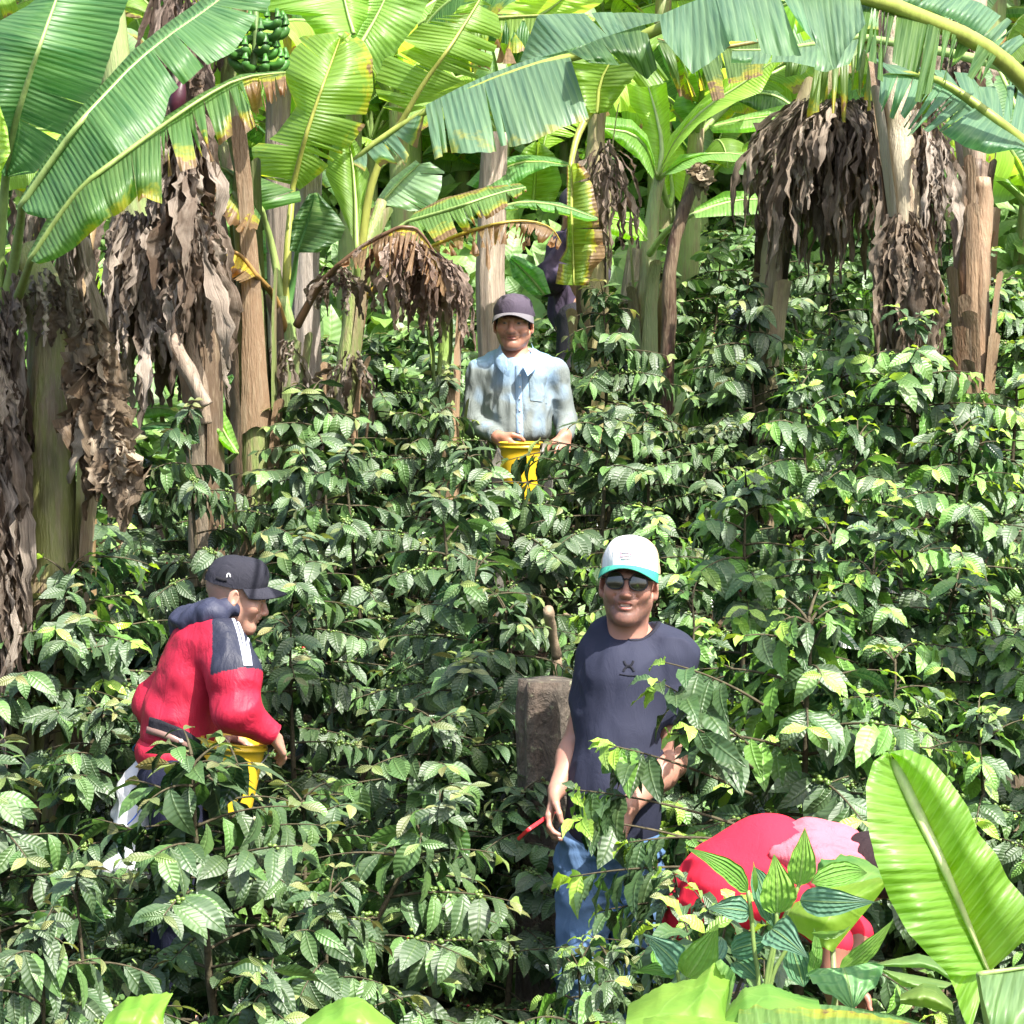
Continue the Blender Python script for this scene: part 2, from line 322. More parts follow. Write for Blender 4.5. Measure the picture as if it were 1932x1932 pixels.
def branch_leaves(rng, A, Bt, acc_l, acc_b, acc_s, kind, lscale, nb, sag, outer=.25, r0=.006, clusters=True, top=0.0):
    """a side branch from A to tip Bt with opposite leaf pairs"""
    Ln = np.linalg.norm(Bt-A); mid = (A+Bt)/2+np.array([0, 0, sag]); t = np.linspace(0, 1, 12)[:, None]
    C = (1-t)**2*A+2*t*(1-t)*mid+t*t*Bt; V, Q, uv = tube(C, np.linspace(r0, .0018, 12), 5); acc_s.add(V, Q, uv)
    npair = max(3, int(Ln/.043)); ts = np.linspace(outer, 1, npair)
    P = []; D = []; N = []; L = []; W = []; DR = []; T = []
    pal = PAL[kind]; up = np.array([0, 0, 1.0])
    for i, tt in enumerate(ts):
        p = np.array([np.interp(tt, t[:, 0], C[:, c]) for c in range(3)]); e = min(1, tt+.02); q = np.array([np.interp(e, t[:, 0], C[:, c]) for c in range(3)])
        d0 = q-p if e > tt else C[-1]-C[-2]; d0 = d0/(np.linalg.norm(d0)+1e-9); sd = np.cross(d0, up); sd /= np.linalg.norm(sd)+1e-9
        tip = (tt-.72)/.28
        for sg in (-1, 1):
            if rng.random() < .10: continue
            sz = lscale*rng.uniform(.80, 1.22)*(1 if tip < .3 else 1-.45*min(1, tip))
            dz = rng.uniform(-1.25, -.05) if tip < .8 else rng.uniform(-.3, .35)
            d = sd*sg*rng.uniform(.6, 1)+d0*rng.uniform(.35, .9)+up*dz; n_ = up*rng.uniform(.35, 1)+d0*rng.uniform(.1, .9)+rng.normal(0, .22, 3)
            P.append(p); D.append(d); N.append(n_); L.append(.150*sz); W.append(.150*sz*rng.uniform(.175, .225)); DR.append(rng.uniform(.35, 1.15))
            r = rng.random()
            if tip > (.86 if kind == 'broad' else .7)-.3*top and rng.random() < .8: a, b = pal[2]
            elif r < (.35 if tip > .15 else .04)+.55*top: a, b = pal[1]  # more mid tones on upper branches: top light put into the leaf colour
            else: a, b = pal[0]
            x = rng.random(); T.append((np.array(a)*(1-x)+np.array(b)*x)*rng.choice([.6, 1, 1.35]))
        if clusters and tip < .2 and rng.random() < nb:
            m = rng.integers(5, 12); cc = p+rng.normal(0, .011, (m, 3)); tb = lerpc((.09, .17, .03), (.17, .25, .05), rng.random(m))
            if rng.random() < .05: tb[0] = (.35, .02, .015)
            berries(acc_b, cc, rng.uniform(.0058, .0085, m), tb)
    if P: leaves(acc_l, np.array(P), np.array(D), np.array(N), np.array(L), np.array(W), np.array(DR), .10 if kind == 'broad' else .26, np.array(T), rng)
def bush_meshes(seed, kind, H=1.7, spread=.62, lscale=1.0, nb=.42, low=.12):
    rng = np.random.default_rng(seed); al, ab, asx = Acc(), Acc(), Acc()
    nst = rng.integers(1, 3)
    for st in range(nst):
        lean = rng.normal(0, .10, 2)*(1+st); th = np.linspace(0, 1, 14); sp = np.stack([lean[0]*th**1.2, lean[1]*th**1.2, th*H*(1-.12*st)], 1); sp[:, :2] += np.cumsum(rng.normal(0, .004, (14, 2)), 0)
        V, Q, uv = tube(sp, np.interp(th, [0, 1], [.021, .004]), 8); asx.add(V, Q, uv)
        zz = low*H; a0 = rng.uniform(0, 6.28)
        while zz < H*(1-.12*st)-.01:
            f = zz/(H*(1-.12*st)); prof = spread*(.55+.72*math.sin(math.pi*.5*min(1, f/.62))) if f < .62 else spread*1.27*((1-f)/.38)**.6
            prof = max(.07, min(prof, spread*1.25)); base = np.array([np.interp(f, th, sp[:, c]) for c in range(3)])
            for sg in (0, math.pi):
                if nst == 2 and rng.random() < .3: continue
                a = a0+sg+rng.normal(0, .25); ln = prof*rng.uniform(.78, 1.12); rise = rng.uniform(.15, .5)*(f-.35)+.05
                tipv = base+np.array([math.cos(a)*ln, math.sin(a)*ln, ln*rise-.30*ln*rng.random()+rng.normal(0,.04)])
                inner = .30 if f < .7 else .12
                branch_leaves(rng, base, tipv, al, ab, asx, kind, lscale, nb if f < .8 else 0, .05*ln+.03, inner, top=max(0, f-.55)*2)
            a0 += 1.9+rng.normal(0, .25); zz += (.088 if f < .4 else .058)+.02*rng.random()
        # leader tuft
        for j in range(4):
            a = rng.uniform(0, 6.28); b0 = sp[-1]-np.array([0, 0, .02*j]); branch_leaves(rng, b0, b0+np.array([math.cos(a)*.08, math.sin(a)*.08, .07]), al, ab, asx, kind, lscale*.8, 0, .02, .2, clusters=False)
    return [(rawmesh('stem', np.vstack(asx.V), np.vstack(asx.Q), np.vstack(asx.U)), M_BARK), (rawmesh('foliage', np.vstack(al.V), np.vstack(al.Q), np.vstack(al.U), np.vstack(al.T)), MC), (rawmesh('berries', np.vstack(ab.V), np.vstack(ab.Q), np.vstack(ab.U), np.vstack(ab.T)), M_BERRY)]
BUSH = {}
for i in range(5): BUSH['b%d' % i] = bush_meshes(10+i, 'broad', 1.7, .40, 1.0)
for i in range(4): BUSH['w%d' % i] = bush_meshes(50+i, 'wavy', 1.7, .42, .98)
for b in BUSH.values():
    for me, m in b: me.materials.append(m)
def bush(kind, px, ytop, d, label, rot=None, wide=1.0, group='coffee bushes on the slope', hscale=None):
    p = at(px, ytop, d); gz = ground(p[0], p[1])-.04; h = p[2]-gz; s = h/1.74
    o = root('coffee_bush', (p[0], p[1], gz), label, 'coffee bush', group)
    sc = max(.80, min(1.15, s)); o.rotation_euler = (0, 0, rot if rot is not None else (px*.37+ytop*.11) % 6.28)
    # keep leaves near life size: height is reached by moving the crown on a scaled stem only within limits
    o.scale = (sc*wide, sc*wide, s if .8 < s < 1.2 else s*1.0)
    for nm, (me, m) in zip(('stem', 'foliage', 'berries'), BUSH[kind]):
        c = bpy.data.objects.new(nm, me); COL.objects.link(c); c.parent = o
        if nm == 'berries': c['kind'] = 'stuff'
    return o
# kind, x, y of top, distance, wide, label
BUSHES = [
 ('b0', 425, 1392, 7.35, 1.18, 'coffee bush with broad leaves in front of the person in the red jacket'),
 ('b1', 20, 1430, 7.5, 1.15, 'broad leaved coffee bush cut by the left edge of the picture, beside the white sack'),
 ('b2', 215, 1640, 6.6, .9, 'low coffee bush with hanging leaves below the white sack'),
 ('b3', 735, 1248, 8.7, 1.1, 'coffee bush with bronze tips between the person in the red jacket and the lichened stump'),
 ('b4', 860, 1590, 7.7, 1.1, 'coffee bush standing left below the red phone'),
 ('b1', 600, 1690, 6.9, .85, 'coffee bush with dark leaves at the bottom, right of the thin trunk'),
 ('b2', 880, 935, 9.9, 1.1, 'bronze tipped coffee bush below the legs of the person in light blue'),
 ('b0', 1120, 768, 11.1, 1.1, 'coffee bush in front of the yellow bucket of the person in the light blue shirt'),
 ('b4', 640, 728, 11.6, 1.15, 'coffee bush left of the person in the light blue shirt, below the green banana trunks'),
 ('w0', 175, 955, 9.4, 1.15, 'big coffee bush with bright leaves left of the person in the red jacket'),
 ('b3', 330, 812, 11.4, 1.0, 'coffee bush right of the stripped banana trunk, under the small banana sucker'),
 ('b4', 40, 1120, 9.0, 1.0, 'coffee bush with dark leaves under the hanging dry banana leaves at the left edge'),
 ('w1', 1510, 1140, 7.7, 1.1, 'large coffee bush right beside the person in the navy T-shirt'),
 ('w2', 1400, 900, 9.5, 1.05, 'coffee bush right behind the white and teal cap'),
 ('w0', 1545, 715, 10.7, 1.0, 'coffee bush with a rounded bright top in the middle of the right hand slope'),
 ('w3', 1750, 590, 11.7, 1.15, 'coffee bush with bright yellow green top below the brown banana stubs at the right'),
 ('w1', 1790, 800, 10.3, 1.1, 'coffee bush at the right with red and green berries, below the bright topped one'),
 ('w2', 1700, 985, 9.2, 1.05, 'coffee bush with large single hanging leaves at the right, above the big upright banana leaf'),
 ('w3', 1890, 1110, 8.8, 1.0, 'coffee bush cut by the right edge, level with the navy T-shirt'),
 ('w0', 1880, 1330, 7.9, .9, 'coffee bush cut by the right edge behind the big upright banana leaf'),
 ('b0', 1325, 655, 12.9, 1.0, 'coffee bush with bronze tips over pale dry litter, right of the light blue shirt'),
 ('b1', 1150, 548, 12.7, 1.0, 'coffee bush right of the dark cap, under the yellowing hanging leaf'),
 ('b2', 1335, 445, 15.2, 1.0, 'dark coffee bush at the foot of the bright young banana plant'),
 ('b3', 1560, 450, 14.4, 1.0, 'dark glossy coffee bush left of the trunk wrapped in dry leaves'),
 ('b4', 1640, 370, 16.4, .9, 'shaded coffee bush under the skirt of dead leaves'),
 ('b0', 790, 600, 14.0, 1.0, 'coffee bush left of the pale post behind the dark cap'),
 ('b1', 700, 640, 13.4, .9, 'coffee bush between the green banana stem and the pale post'),
 ('w2', 410, 600, 17.0, 1.0, 'small leaved bright coffee bush far behind the dry banana clump'),
 ('w3', 1900, 470, 14.0, 1.0, 'coffee bush at the right edge beside the tall brown banana stubs'),
 ('w1', 1910, 640, 12.6, 1.0, 'coffee bush at the right edge under the dark corner of a banana leaf'),
 ('b3', 1150, 1650, 6.9, .68, 'low coffee bush in front of the blue jeans'),
 ('w2', 1330, 1690, 6.5, .62, 'low coffee bush between the blue jeans and the person in bright red'),
 ('w0', 1120, 1800, 6.2, .62, 'small coffee bush at the bottom, below the blue jeans'),
 ('b4', 520, 1000, 9.9, 1.05, 'coffee bush directly behind the black cap'),
 ('b1', 1010, 1130, 9.1, .8, 'coffee bush behind the left shoulder of the navy T-shirt, above the stump'),
 ('b2', 560, 1150, 9.4, .9, 'coffee bush right behind the arms of the person in the red jacket'),
 ('w1', 1240, 960, 10.4, .9, 'coffee bush behind the white and teal cap, on its left'),
 ('b0', 1230, 760, 12.2, .8, 'coffee bush at the right of the one that hides the yellow bucket'),
 ('b2', 480, 760, 12.6, .9, 'coffee bush below the leaning dry banana stalks'),
 ('b3', 240, 1230, 8.7, .85, 'coffee bush behind the white sack'),
 ('w3', 1640, 1230, 8.5, .95, 'coffee bush behind the large one above the person in bright red'),
 ('w0', 1470, 560, 13.4, .9, 'coffee bush in the shadow between the bronze tipped one and the rounded bright one'),
 ('w1', 1690, 480, 15.2, .9, 'coffee bush behind the trunk wrapped in dry leaves'),
 ('b4', 980, 1400, 8.9, .8, 'coffee bush left of the lichened stump'),
 ('b0', 60, 1740, 6.3, .75, 'coffee bush in the bottom left corner'),
 ('b2', 960, 700, 13.2, .8, 'coffee bush behind the light blue shirt'),
 ('b1', 955, 1490, 8.3, .8, 'coffee bush hiding the foot of the lichened stump'),
 ('b1', 1450, 530, 12.7, .9, 'coffee bush at the foot of the leaning banana plant'),
 ('b2', 390, 765, 10.9, .8, 'coffee bush hiding the foot of the leaning dry banana stalks'),
 ('b3', 770, 700, 11.7, .8, 'coffee bush at the foot of the slim green banana stem'),
 ('w1', 1600, 600, 12.3, .9, 'coffee bush left of the bright topped one, below the dead leaf skirt'),
 ('b0', 1245, 500, 15.0, .9, 'dark coffee bush beside the trunk of the bright young banana plant'),
 ('b2', 1480, 480, 15.4, .9, 'dark coffee bush right of the leaning banana trunk'),
 ('b1', 1800, 430, 15.2, 1, 'coffee bush behind the pair of brown cut banana stems'),
 ('b4', 1420, 400, 16.6, 1, 'dark coffee bush furthest up the slope, left of the leaning trunk'),
 ('b3', 880, 570, 15.0, 1, 'coffee bush furthest back, just left of the pale furrowed trunk'),
 ('b0', 1040, 575, 14.8, .9, 'coffee bush just right of the pale furrowed trunk'),
 ('b2', 700, 850, 10.6, 1, 'coffee bush between the red jacket and the light blue shirt'),
 ('w1', 1640, 1060, 8.9, 1, 'coffee bush above the rounded tops beside the navy T-shirt'),
 ('w3', 1300, 1120, 8.8, .9, 'coffee bush just behind the shoulder of the navy T-shirt, right side'),
 ('b3', 590, 1425, 7.7, 1.1, 'coffee bush right of the yellow bucket that hangs before the red jacket'),
 ('w2', 560, 560, 17.5, .9, 'coffee bush far behind the green banana stems'),
]
for i, (kd, x, y, d, wd, lb) in enumerate(BUSHES): bush(kd, x, y, d, lb, i*1.37, wd)
# litter and ground cover
def litter():
    rng = np.random.default_rng(5); acc = Acc(); n = 5200
    y = rng.uniform(5.6, 17, n); x = rng.uniform(-1, 1, n)*(y*.22); P = np.stack([x, y, [ground(a, b)+.03 for a, b in zip(x, y)]], 1)
    D = rng.normal(0, 1, (n, 3)); D[:, 2] *= .25; N = rng.normal(0, .35, (n, 3)); N[:, 2] = 1
    T = lerpc((.10, .06, .035), (.42, .33, .22), rng.random(n)); leaves(acc, P, D, N, rng.uniform(.07, .22, n), rng.uniform(.015, .05, n), rng.uniform(-.6, .9, n), .5, T, rng)
    o = acc.mk('leaf_litter', MD); setk(o, 'dry leaf litter covering the soil between the bushes', 'leaf litter', kind='stuff')
    acc = Acc(); n = 26000; y = np.r_[rng.uniform(5.5, 14, n//5), rng.uniform(13.5, 32, n-n//5)]; x = rng.uniform(-1, 1, n)*(y*.24); P = np.stack([x, y, [ground(a, b)+.03 for a, b in zip(x, y)]], 1)
    D = rng.normal(0, .8, (n, 3)); D[:, 2] = rng.uniform(.2, 1.6, n); N = rng.normal(0, .35, (n, 3)); N[:, 2] += .6; N[:, 1] -= .5
    T = lerpc((.035, .10, .02), (.16, .30, .045), rng.random(n)); sz = np.where(y > 13.5, 2.3, 1.0); P[:, 2] += rng.random(n)*np.where(y > 13.5, .5, .10); leaves(acc, P, D, N, rng.uniform(.05, .16, n)*sz, rng.uniform(.014, .035, n)*sz, rng.uniform(.2, 1.2, n), .2, T, rng)
    o = acc.mk('ground_cover', MC); setk(o, 'low green weeds growing on the soil under the bushes', 'ground cover', kind='stuff')
litter()
# ------------------------------------------------------------ banana plants
OL = (.13, .24, .018); BR = (.18, .36, .035); GR = (.045, .145, .045); GG = (.10, .19, .125); DK = (.018, .065, .02); PA = (.26, .38, .24); YL = (.30, .36, .03); LM = (.26, .42, .05)
def rs(P, n): return smooth_line(np.array(P, float), n, 1)
def blade_panel(acc, top, bot, d0, d1, tears=0, seed=0, bulge=.05, brown=0.0, tint=GR, rag=.02, gap=.006, hang=.10, v0=.05, vo=0.0, drop=.06):
    """a torn piece of leaf blade between its rib line and its outer edge, each given as seen, with its own distances"""
    rng = np.random.default_rng(seed+7); m = 97
    A = rs(top, m); B = resample(np.array(bot, float), m)
    d0 = np.interp(np.linspace(0, 1, m), np.linspace(0, 1, len(d0)), d0) if hasattr(d0, '__len__') else np.full(m, float(d0))
    d1 = np.interp(np.linspace(0, 1, m), np.linspace(0, 1, len(d1)), d1) if hasattr(d1, '__len__') else np.full(m, float(d1))
    cuts = [0.0]+sorted(rng.uniform(.03, .97, tears).tolist())+[1.0]; tt = np.linspace(0, 1, m)
    A3 = np.array([at(a[0], a[1], d) for a, d in zip(A, d0)]); Ls = np.r_[0, np.cumsum(np.linalg.norm(np.diff(A3, axis=0), axis=1))]; Ltot = Ls[-1]
    t0 = np.asarray(tint, float)*rng.uniform(.93, 1.07)
    va = v0
    for i in range(len(cuts)-1):
        a, b = cuts[i], cuts[i+1]
        if b-a < .006: continue
        nu = max(3, int((b-a)*46)+2); nv = 12; vb = v0 if rng.random() < .6 else rng.uniform(.1, .7)
        ga = gap*(i > 0)*rng.uniform(.4, 2.2); gb = gap*(i < len(cuts)-2)*rng.uniform(.4, 2.2); off = rng.normal(0, hang)*(tears > 0); lj = 1+rng.normal(0, drop)*(tears > 0); sh = rng.normal(0, .012)*(tears > 0)
        U, Vv = np.meshgrid(np.linspace(0, 1, nu), np.linspace(0, 1, nv), indexing='ij')
        ua = a+ga*np.clip(Vv-va, 0, 1); ub = b-gb*np.clip(Vv-vb, 0, 1); u = ua+(ub-ua)*U
        ragn = 1-rag*(vnoise(np.stack([u.ravel()*40, np.zeros(u.size), np.full(u.size, seed)], 1), 1, 3).reshape(u.shape)*.5+.5); vv = Vv*lj*ragn
        ax = np.interp(u, tt, A[:, 0]); ay = np.interp(u, tt, A[:, 1]); us = np.clip(u+sh*vv, 0, 1)
        bx = np.interp(us, tt, B[:, 0]); by = np.interp(us, tt, B[:, 1]); px = ax+(bx-ax)*vv; py = ay+(by-ay)*vv
        dd = np.interp(u, tt, d0)*(1-vv)+np.interp(u, tt, d1)*vv - bulge*np.sin(np.clip(vv, 0, 1)*math.pi) + off*vv**1.5
        wob = vnoise(np.stack([u.ravel()*9, vv.ravel()*2, np.full(u.size, seed*1.7)], 1), 1, 5).reshape(u.shape)*.022*vv
        fl = np.sin(u*Ltot*55+seed)*.004*vv; curl = (U-.5)**2*.10*(tears > 0)*vv
        X = at_arr(px.ravel(), py.ravel(), (dd+wob+fl+curl).ravel())
        uv = np.stack([(u*Ltot).ravel(), np.clip(vv, 0, 1).ravel()+vo, np.full(u.size, brown)], 1)
        acc.add(X, grid_q(nu, nv), uv, t0*(1+.12*rng.normal()*(tears > 0)))
        va = vb
def at_arr(px, py, d):
    dn = (py-HALF)/F*d; return np.stack([(px-HALF)/F*d, d*CP-dn*SP, CAMZ-d*SP-dn*CP], 1)
def add_leaf(parent, mid, d, panels, tint=GR, rib=.012, rcol=None, petiole=None, seed=0):
    """panels: dicts(top=, bot=, ...) sharing the leaf's distance; midrib and petiole make one child of the leaf"""
    acc = Acc()
    for j, p in enumerate(panels):
        q = dict(p); q.setdefault('tint', tint); q.setdefault('d0', d); q.setdefault('top', mid); q.setdefault('seed', seed*13+j); q.setdefault('d1', (np.mean(d)+.12)); q['v0'] = q.get('v0', .05)
        blade_panel(acc, **q)
    lf = acc.mk('leaf', MB, parent)
    if mid is not None:
        n = 30; pts = rs(mid, n); dd = np.interp(np.linspace(0, 1, n), np.linspace(0, 1, len(d)), d) if hasattr(d, '__len__') else np.full(n, float(d))
        P = at_arr(pts[:, 0], pts[:, 1], dd-.005-rib*1.1); R = np.linspace(rib, rib*.25, n)
        if petiole is not None:
            pp = smooth_line(np.array([at(*q) for q in petiole]), 14); P = np.vstack([pp[:-1], P]); R = np.r_[np.linspace(rib*1.7, rib*1.05, len(pp)-1), R]
        V, Q, uv = tube(P, R, 8); a2 = Acc(); a2.add(V, Q, uv, rcol or (.30, .42, .13)); a2.mk('midrib', M_RIB, lf)
    return lf
M_RIB = mat_simple('leaf_rib', None, .45, .35, 14, .002, .4, (3, 3, 1), tint=True)
def stem_mesh(name, P, R, tint, parent, seed=0, m=None, layers=True):
    """a pseudostem: the core plus overlapping sheaths that stand slightly off it"""
    P = smooth_line(np.array(P, float), 40); R = np.interp(np.linspace(0, 1, 40), np.linspace(0, 1, len(R)), R); acc = Acc(); rng = np.random.default_rng(seed)
    V, Q, uv = tube(P, R, 20); V = V+.012*vnoise(V, 9, seed)[:, None]*np.array([1, 1, 0]); acc.add(V, Q, uv, tint)
    if layers:
        for i in range(7):
            a = rng.uniform(0, 6.28); t0 = rng.uniform(0, .5); t1 = min(1, t0+rng.uniform(.3, .6)); n = 16; ts = np.linspace(t0, t1, n); C = np.stack([np.interp(ts, np.linspace(0, 1, 40), P[:, c]) for c in range(3)], 1); r = np.interp(ts, np.linspace(0, 1, 40), R)
            wv = np.linspace(-.75, .75, 7)*np.linspace(1, .45, n)[:, None]; flare = (np.linspace(0, 1, n)**4*.05+.008+.004*i)[:, None]
            X = np.stack([C[:, :1]+(r[:, None]+flare)*np.cos(a+wv), C[:, 1:2]+(r[:, None]+flare)*np.sin(a+wv), C[:, 2:3]+0*wv+.02*np.cos(wv*4)], -1).reshape(-1, 3)
            tn = np.asarray(tint)*rng.uniform(.6, 1.1) if rng.random() < .5 else np.array((.20, .13, .075))*rng.uniform(.5, 1.5)
            acc.add(X+.004*vnoise(X, 20, i)[:, None], grid_q(n, 7), None, tn)
    return acc.mk(name, m or MST, parent)
def dry_skirt(parent, name, pts, n, length, seed, spread=.1, tint=((.12, .085, .06), (.60, .51, .42)), width=(.006, .026), out=.10, stuff=True):
    """crumpled dead leaf strips hanging from points on a line"""
    rng = np.random.default_rng(seed); acc = Acc(); pts = np.array(pts, float); m = 16
    for i in range(n):
        t = rng.random()*(len(pts)-1); j = int(min(t, len(pts)-2)); c = pts[j]+(pts[j+1]-pts[j])*(t-j); a = rng.uniform(0, 6.28); L = length*rng.uniform(.35, 1.15); o = np.array([math.cos(a), math.sin(a), 0]); st = c+o*spread*rng.uniform(.3, 1)
        s = np.linspace(0, 1, m); kink = np.cumsum(rng.normal(0, .012, (m, 3)), 0)*L*1.1; P = st+o*out*(np.sin(np.minimum(s*2.2, 1.57))[:, None])*rng.uniform(.2, 1.3)+np.array([0, 0, -1])*s[:, None]*L+kink
        w = rng.uniform(*width)*np.clip(np.sin(np.pi*(s*.9+.06)), .12, 1)*(1+.25*rng.normal(0, 1, m)); w = np.clip(w, .004, .09); tw = a+np.cumsum(rng.normal(0, .30, m)); tw0 = np.stack([np.cos(tw), np.sin(tw), rng.normal(0, .2, m)], 1)
        nw = 5; vs = np.linspace(-1, 1, nw); nor = np.cross(tw0, [0, 0, 1.0]); cup = rng.uniform(-.5, .6)
        X = P[:, None]+tw0[:, None]*(vs[None, :, None]*w[:, None, None])+nor[:, None]*((vs**2)[None, :, None]*w[:, None, None]*cup+rng.normal(0, .006, (m, nw, 1)))
        tc = np.asarray(tint[0])+(np.asarray(tint[1])-np.asarray(tint[0]))*rng.choice([rng.random()*.35, rng.uniform(.5, 1.15)]); uv = np.stack([np.repeat(s*L, nw), np.tile(vs, m), np.full(m*nw, rng.random())], 1); acc.add(X.reshape(-1, 3), grid_q(m, nw), uv, tc)
    o = acc.mk(name, MD, parent)
    if stuff: o['kind'] = 'stuff'
    return o
def gbase(px, py, d):
    p = at(px, py, d); return np.array([p[0], p[1], ground(p[0], p[1])-.05])
BG = 'banana plants above the coffee'
# --- A: big plant at the left edge
A = root('banana_plant', gbase(85, 900, 9.2), 'tall banana plant at the left edge with large combed leaves and a stripped trunk', 'banana plant', BG)
sb = gbase(92, 900, 9.2); stem_mesh('pseudostem', [sb, at(92, 900, 9.2), at(98, 700, 9.2), at(92, 560, 9.2), at(40, 470, 9.2)], [.12, .105, .10, .085, .06], (.20, .21, .06), A, 3)
add_leaf(A, k(1, (30, 910), (60, 700), (140, 430), (220, 200), (290, 0), (320, -80)), [9, 8.8, 8.7, 8.8], [
 dict(bot=k(1, (45, 918), (190, 905), (320, 760), (440, 600), (545, 480), (600, 300), (640, 170), (655, 100), (700, 0), (720, -80)), d1=[9, 9.15, 9.1, 9.1], tears=2, bulge=.10, hang=.03, gap=.012),
 dict(bot=k(1, (20, 915), (-60, 800), (-120, 550), (-110, 300), (-60, 140), (10, 100), (140, 30), (240, -50)), d1=[8.9, 8.8, 8.9, 9.0], bulge=.06)], GR, .014, None, [(-8, 620, 9.2), (-2, 480, 9.15), (11, 331, 9)], 1)
add_leaf(A, [(-12, 168), (-12, 250), (-8, 335)], 8.4, [dict(bot=k(1, (-10, 520), (38, 660), (55, 790), (-5, 918)), d1=8.3)], LM, .008, None, None, 2)
add_leaf(A, k(1, (110, 1070), (250, 860), (400, 650), (560, 480), (700, 330), (900, 170), (1090, 40), (1180, -40)), [8.8, 8.7, 8.9, 9.2], [
 dict(top=k(1, (110, 1070), (250, 860), (400, 650), (560, 480), (700, 330), (900, 170)), bot=k(1, (140, 1110), (230, 1135), (330, 1125), (500, 960), (660, 780), (850, 640), (880, 500), (1060, 340)), d0=[8.8, 8.7, 8.9], d1=[8.7, 8.55, 8.8], bulge=.05, tears=1, hang=.02),
 dict(top=k(1, (900, 170), (1090, 40), (1180, -40)), bot=k(1, (1085, 345), (1225, 280), (1270, 210), (1390, 20), (1400, -60)), d0=[8.9, 9.2], d1=[8.85, 9.1], tears=1, hang=.04, bulge=.05),
 dict(bot=[(38, 375), (85, 300), (140, 215), (200, 150), (250, 95), (320, 40), (385, -5), (415, -40)], d1=[9.0, 9.0, 9.2, 9.5], bulge=.1)], (.06, .17, .06), .013, None, [(8, 575, 9.2), (30, 485, 9.1), (42, 390, 8.8)], 3)
add_leaf(A, k(1, (160, 1350), (300, 1130), (430, 960), (600, 830), (830, 660), (1060, 500), (1250, 400), (1480, 375)), [8.6, 8.5, 8.6, 8.8], [
 dict(top=k(1, (160, 1350), (300, 1130), (430, 960), (600, 830), (830, 660)), bot=k(1, (190, 1375), (290, 1355), (390, 1300), (550, 1160), (640, 1110), (740, 1000), (840, 1030)), d0=[8.6, 8.5, 8.6], d1=[8.5, 8.35, 8.45], bulge=.10, tears=2, hang=.05, brown=.12),
 dict(top=k(1, (830, 660), (1060, 500), (1250, 400)), bot=k(1, (860, 930), (900, 905), (1000, 885), (1110, 830), (1200, 760), (1330, 665)), d0=[8.6, 8.75], d1=[8.45, 8.6], tears=9, hang=.10, brown=.38, gap=.05, drop=.10, bulge=.07),
 dict(top=k(1, (1250, 400), (1480, 375)), bot=k(1, (1330, 640), (1400, 560), (1490, 500)), d0=[8.75, 8.8], d1=[8.6, 8.7], tears=6, brown=.85, gap=.05, rag=.2),
 dict(bot=k(1, (140, 1330), (250, 1120), (380, 940), (560, 800), (800, 640), (1040, 485), (1240, 385), (1470, 365)), d1=[8.75, 8.8, 8.9, 9.0], bulge=.03)], (.06, .155, .035), .012, (.25, .34, .09), [(22, 590, 9.2), (35, 560, 9.0), (58, 491, 8.6)], 4)
dry_skirt(A, 'dead_leaves', [at(-12, 540, 9.05), at(0, 800, 9.05), at(-12, 1150, 9.0)], 240, .62, 4, .05, out=.04)
dry_skirt(A, 'dead_leaves', [at(60, 500, 9.1), at(95, 560, 9.05)], 40, .22, 5, .11, out=.03)
dry_skirt(A, 'dead_leaves', [at(178, 600, 9.0), at(185, 740, 8.95), at(215, 850, 8.9)], 100, .30, 6, .03, tint=((.14, .09, .05), (.5, .41, .30)), width=(.02, .06), out=.05)
dry_skirt(A, 'dead_leaves', [at(60, 350, 9.4), at(110, 380, 9.5)], 40, .8, 16, .15, out=.05)
# --- dry clump between
DC = root('dead_banana_plant', gbase(310, 800, 11.2), 'dead banana clump hung with crumpled grey brown leaves, leaning bare stalks beneath it', 'dead banana plant', BG)
stem_mesh('pseudostem', [gbase(385, 700, 11.2), at(388, 760, 11.2), at(368, 600, 11.2), at(350, 380, 11.3), at(345, 120, 11.5)], [.05, .05, .055, .06, .05], (.36, .29, .21), DC, 5)
stem_mesh('pseudostem', [gbase(165, 900, 10.8), at(160, 620, 10.8), at(166, 420, 10.9), at(180, 300, 11)], [.035, .035, .03, .03], (.24, .16, .07), DC, 6, layers=False)
stem_mesh('stalk', [at(392, 765, 11.0), at(350, 690, 11.0), at(315, 625, 11.0)], [.03, .035, .03], (.45, .36, .28), DC, 7, M_POST, layers=False)
stem_mesh('stalk', [at(390, 800, 11.1), at(372, 690, 11.1), at(355, 610, 11.1)], [.03, .03, .02], (.36, .28, .2), DC, 8, M_POST, layers=False)
dry_skirt(DC, 'dead_leaves', [at(345, 100, 11.2), at(355, 380, 11.1), at(365, 520, 11.0)], 120, .42, 7, .07, tint=((.13, .085, .055), (.52, .44, .36)), width=(.012, .045))
dry_skirt(DC, 'dead_leaves', [at(225, 400, 11.3), at(300, 410, 11.3), at(330, 480, 11.2)], 130, .42, 8, .14, width=(.010, .036))
dry_skirt(DC, 'dead_leaves', [at(200, 480, 11.4), at(260, 560, 11.3), at(300, 600, 11.3)], 110, .45, 9, .2, width=(.008, .034))
dry_skirt(DC, 'dead_leaves', [at(325, -40, 11.6), at(350, 60, 11.5)], 50, .6, 10, .1, tint=((.08, .05, .035), (.38, .3, .25)))
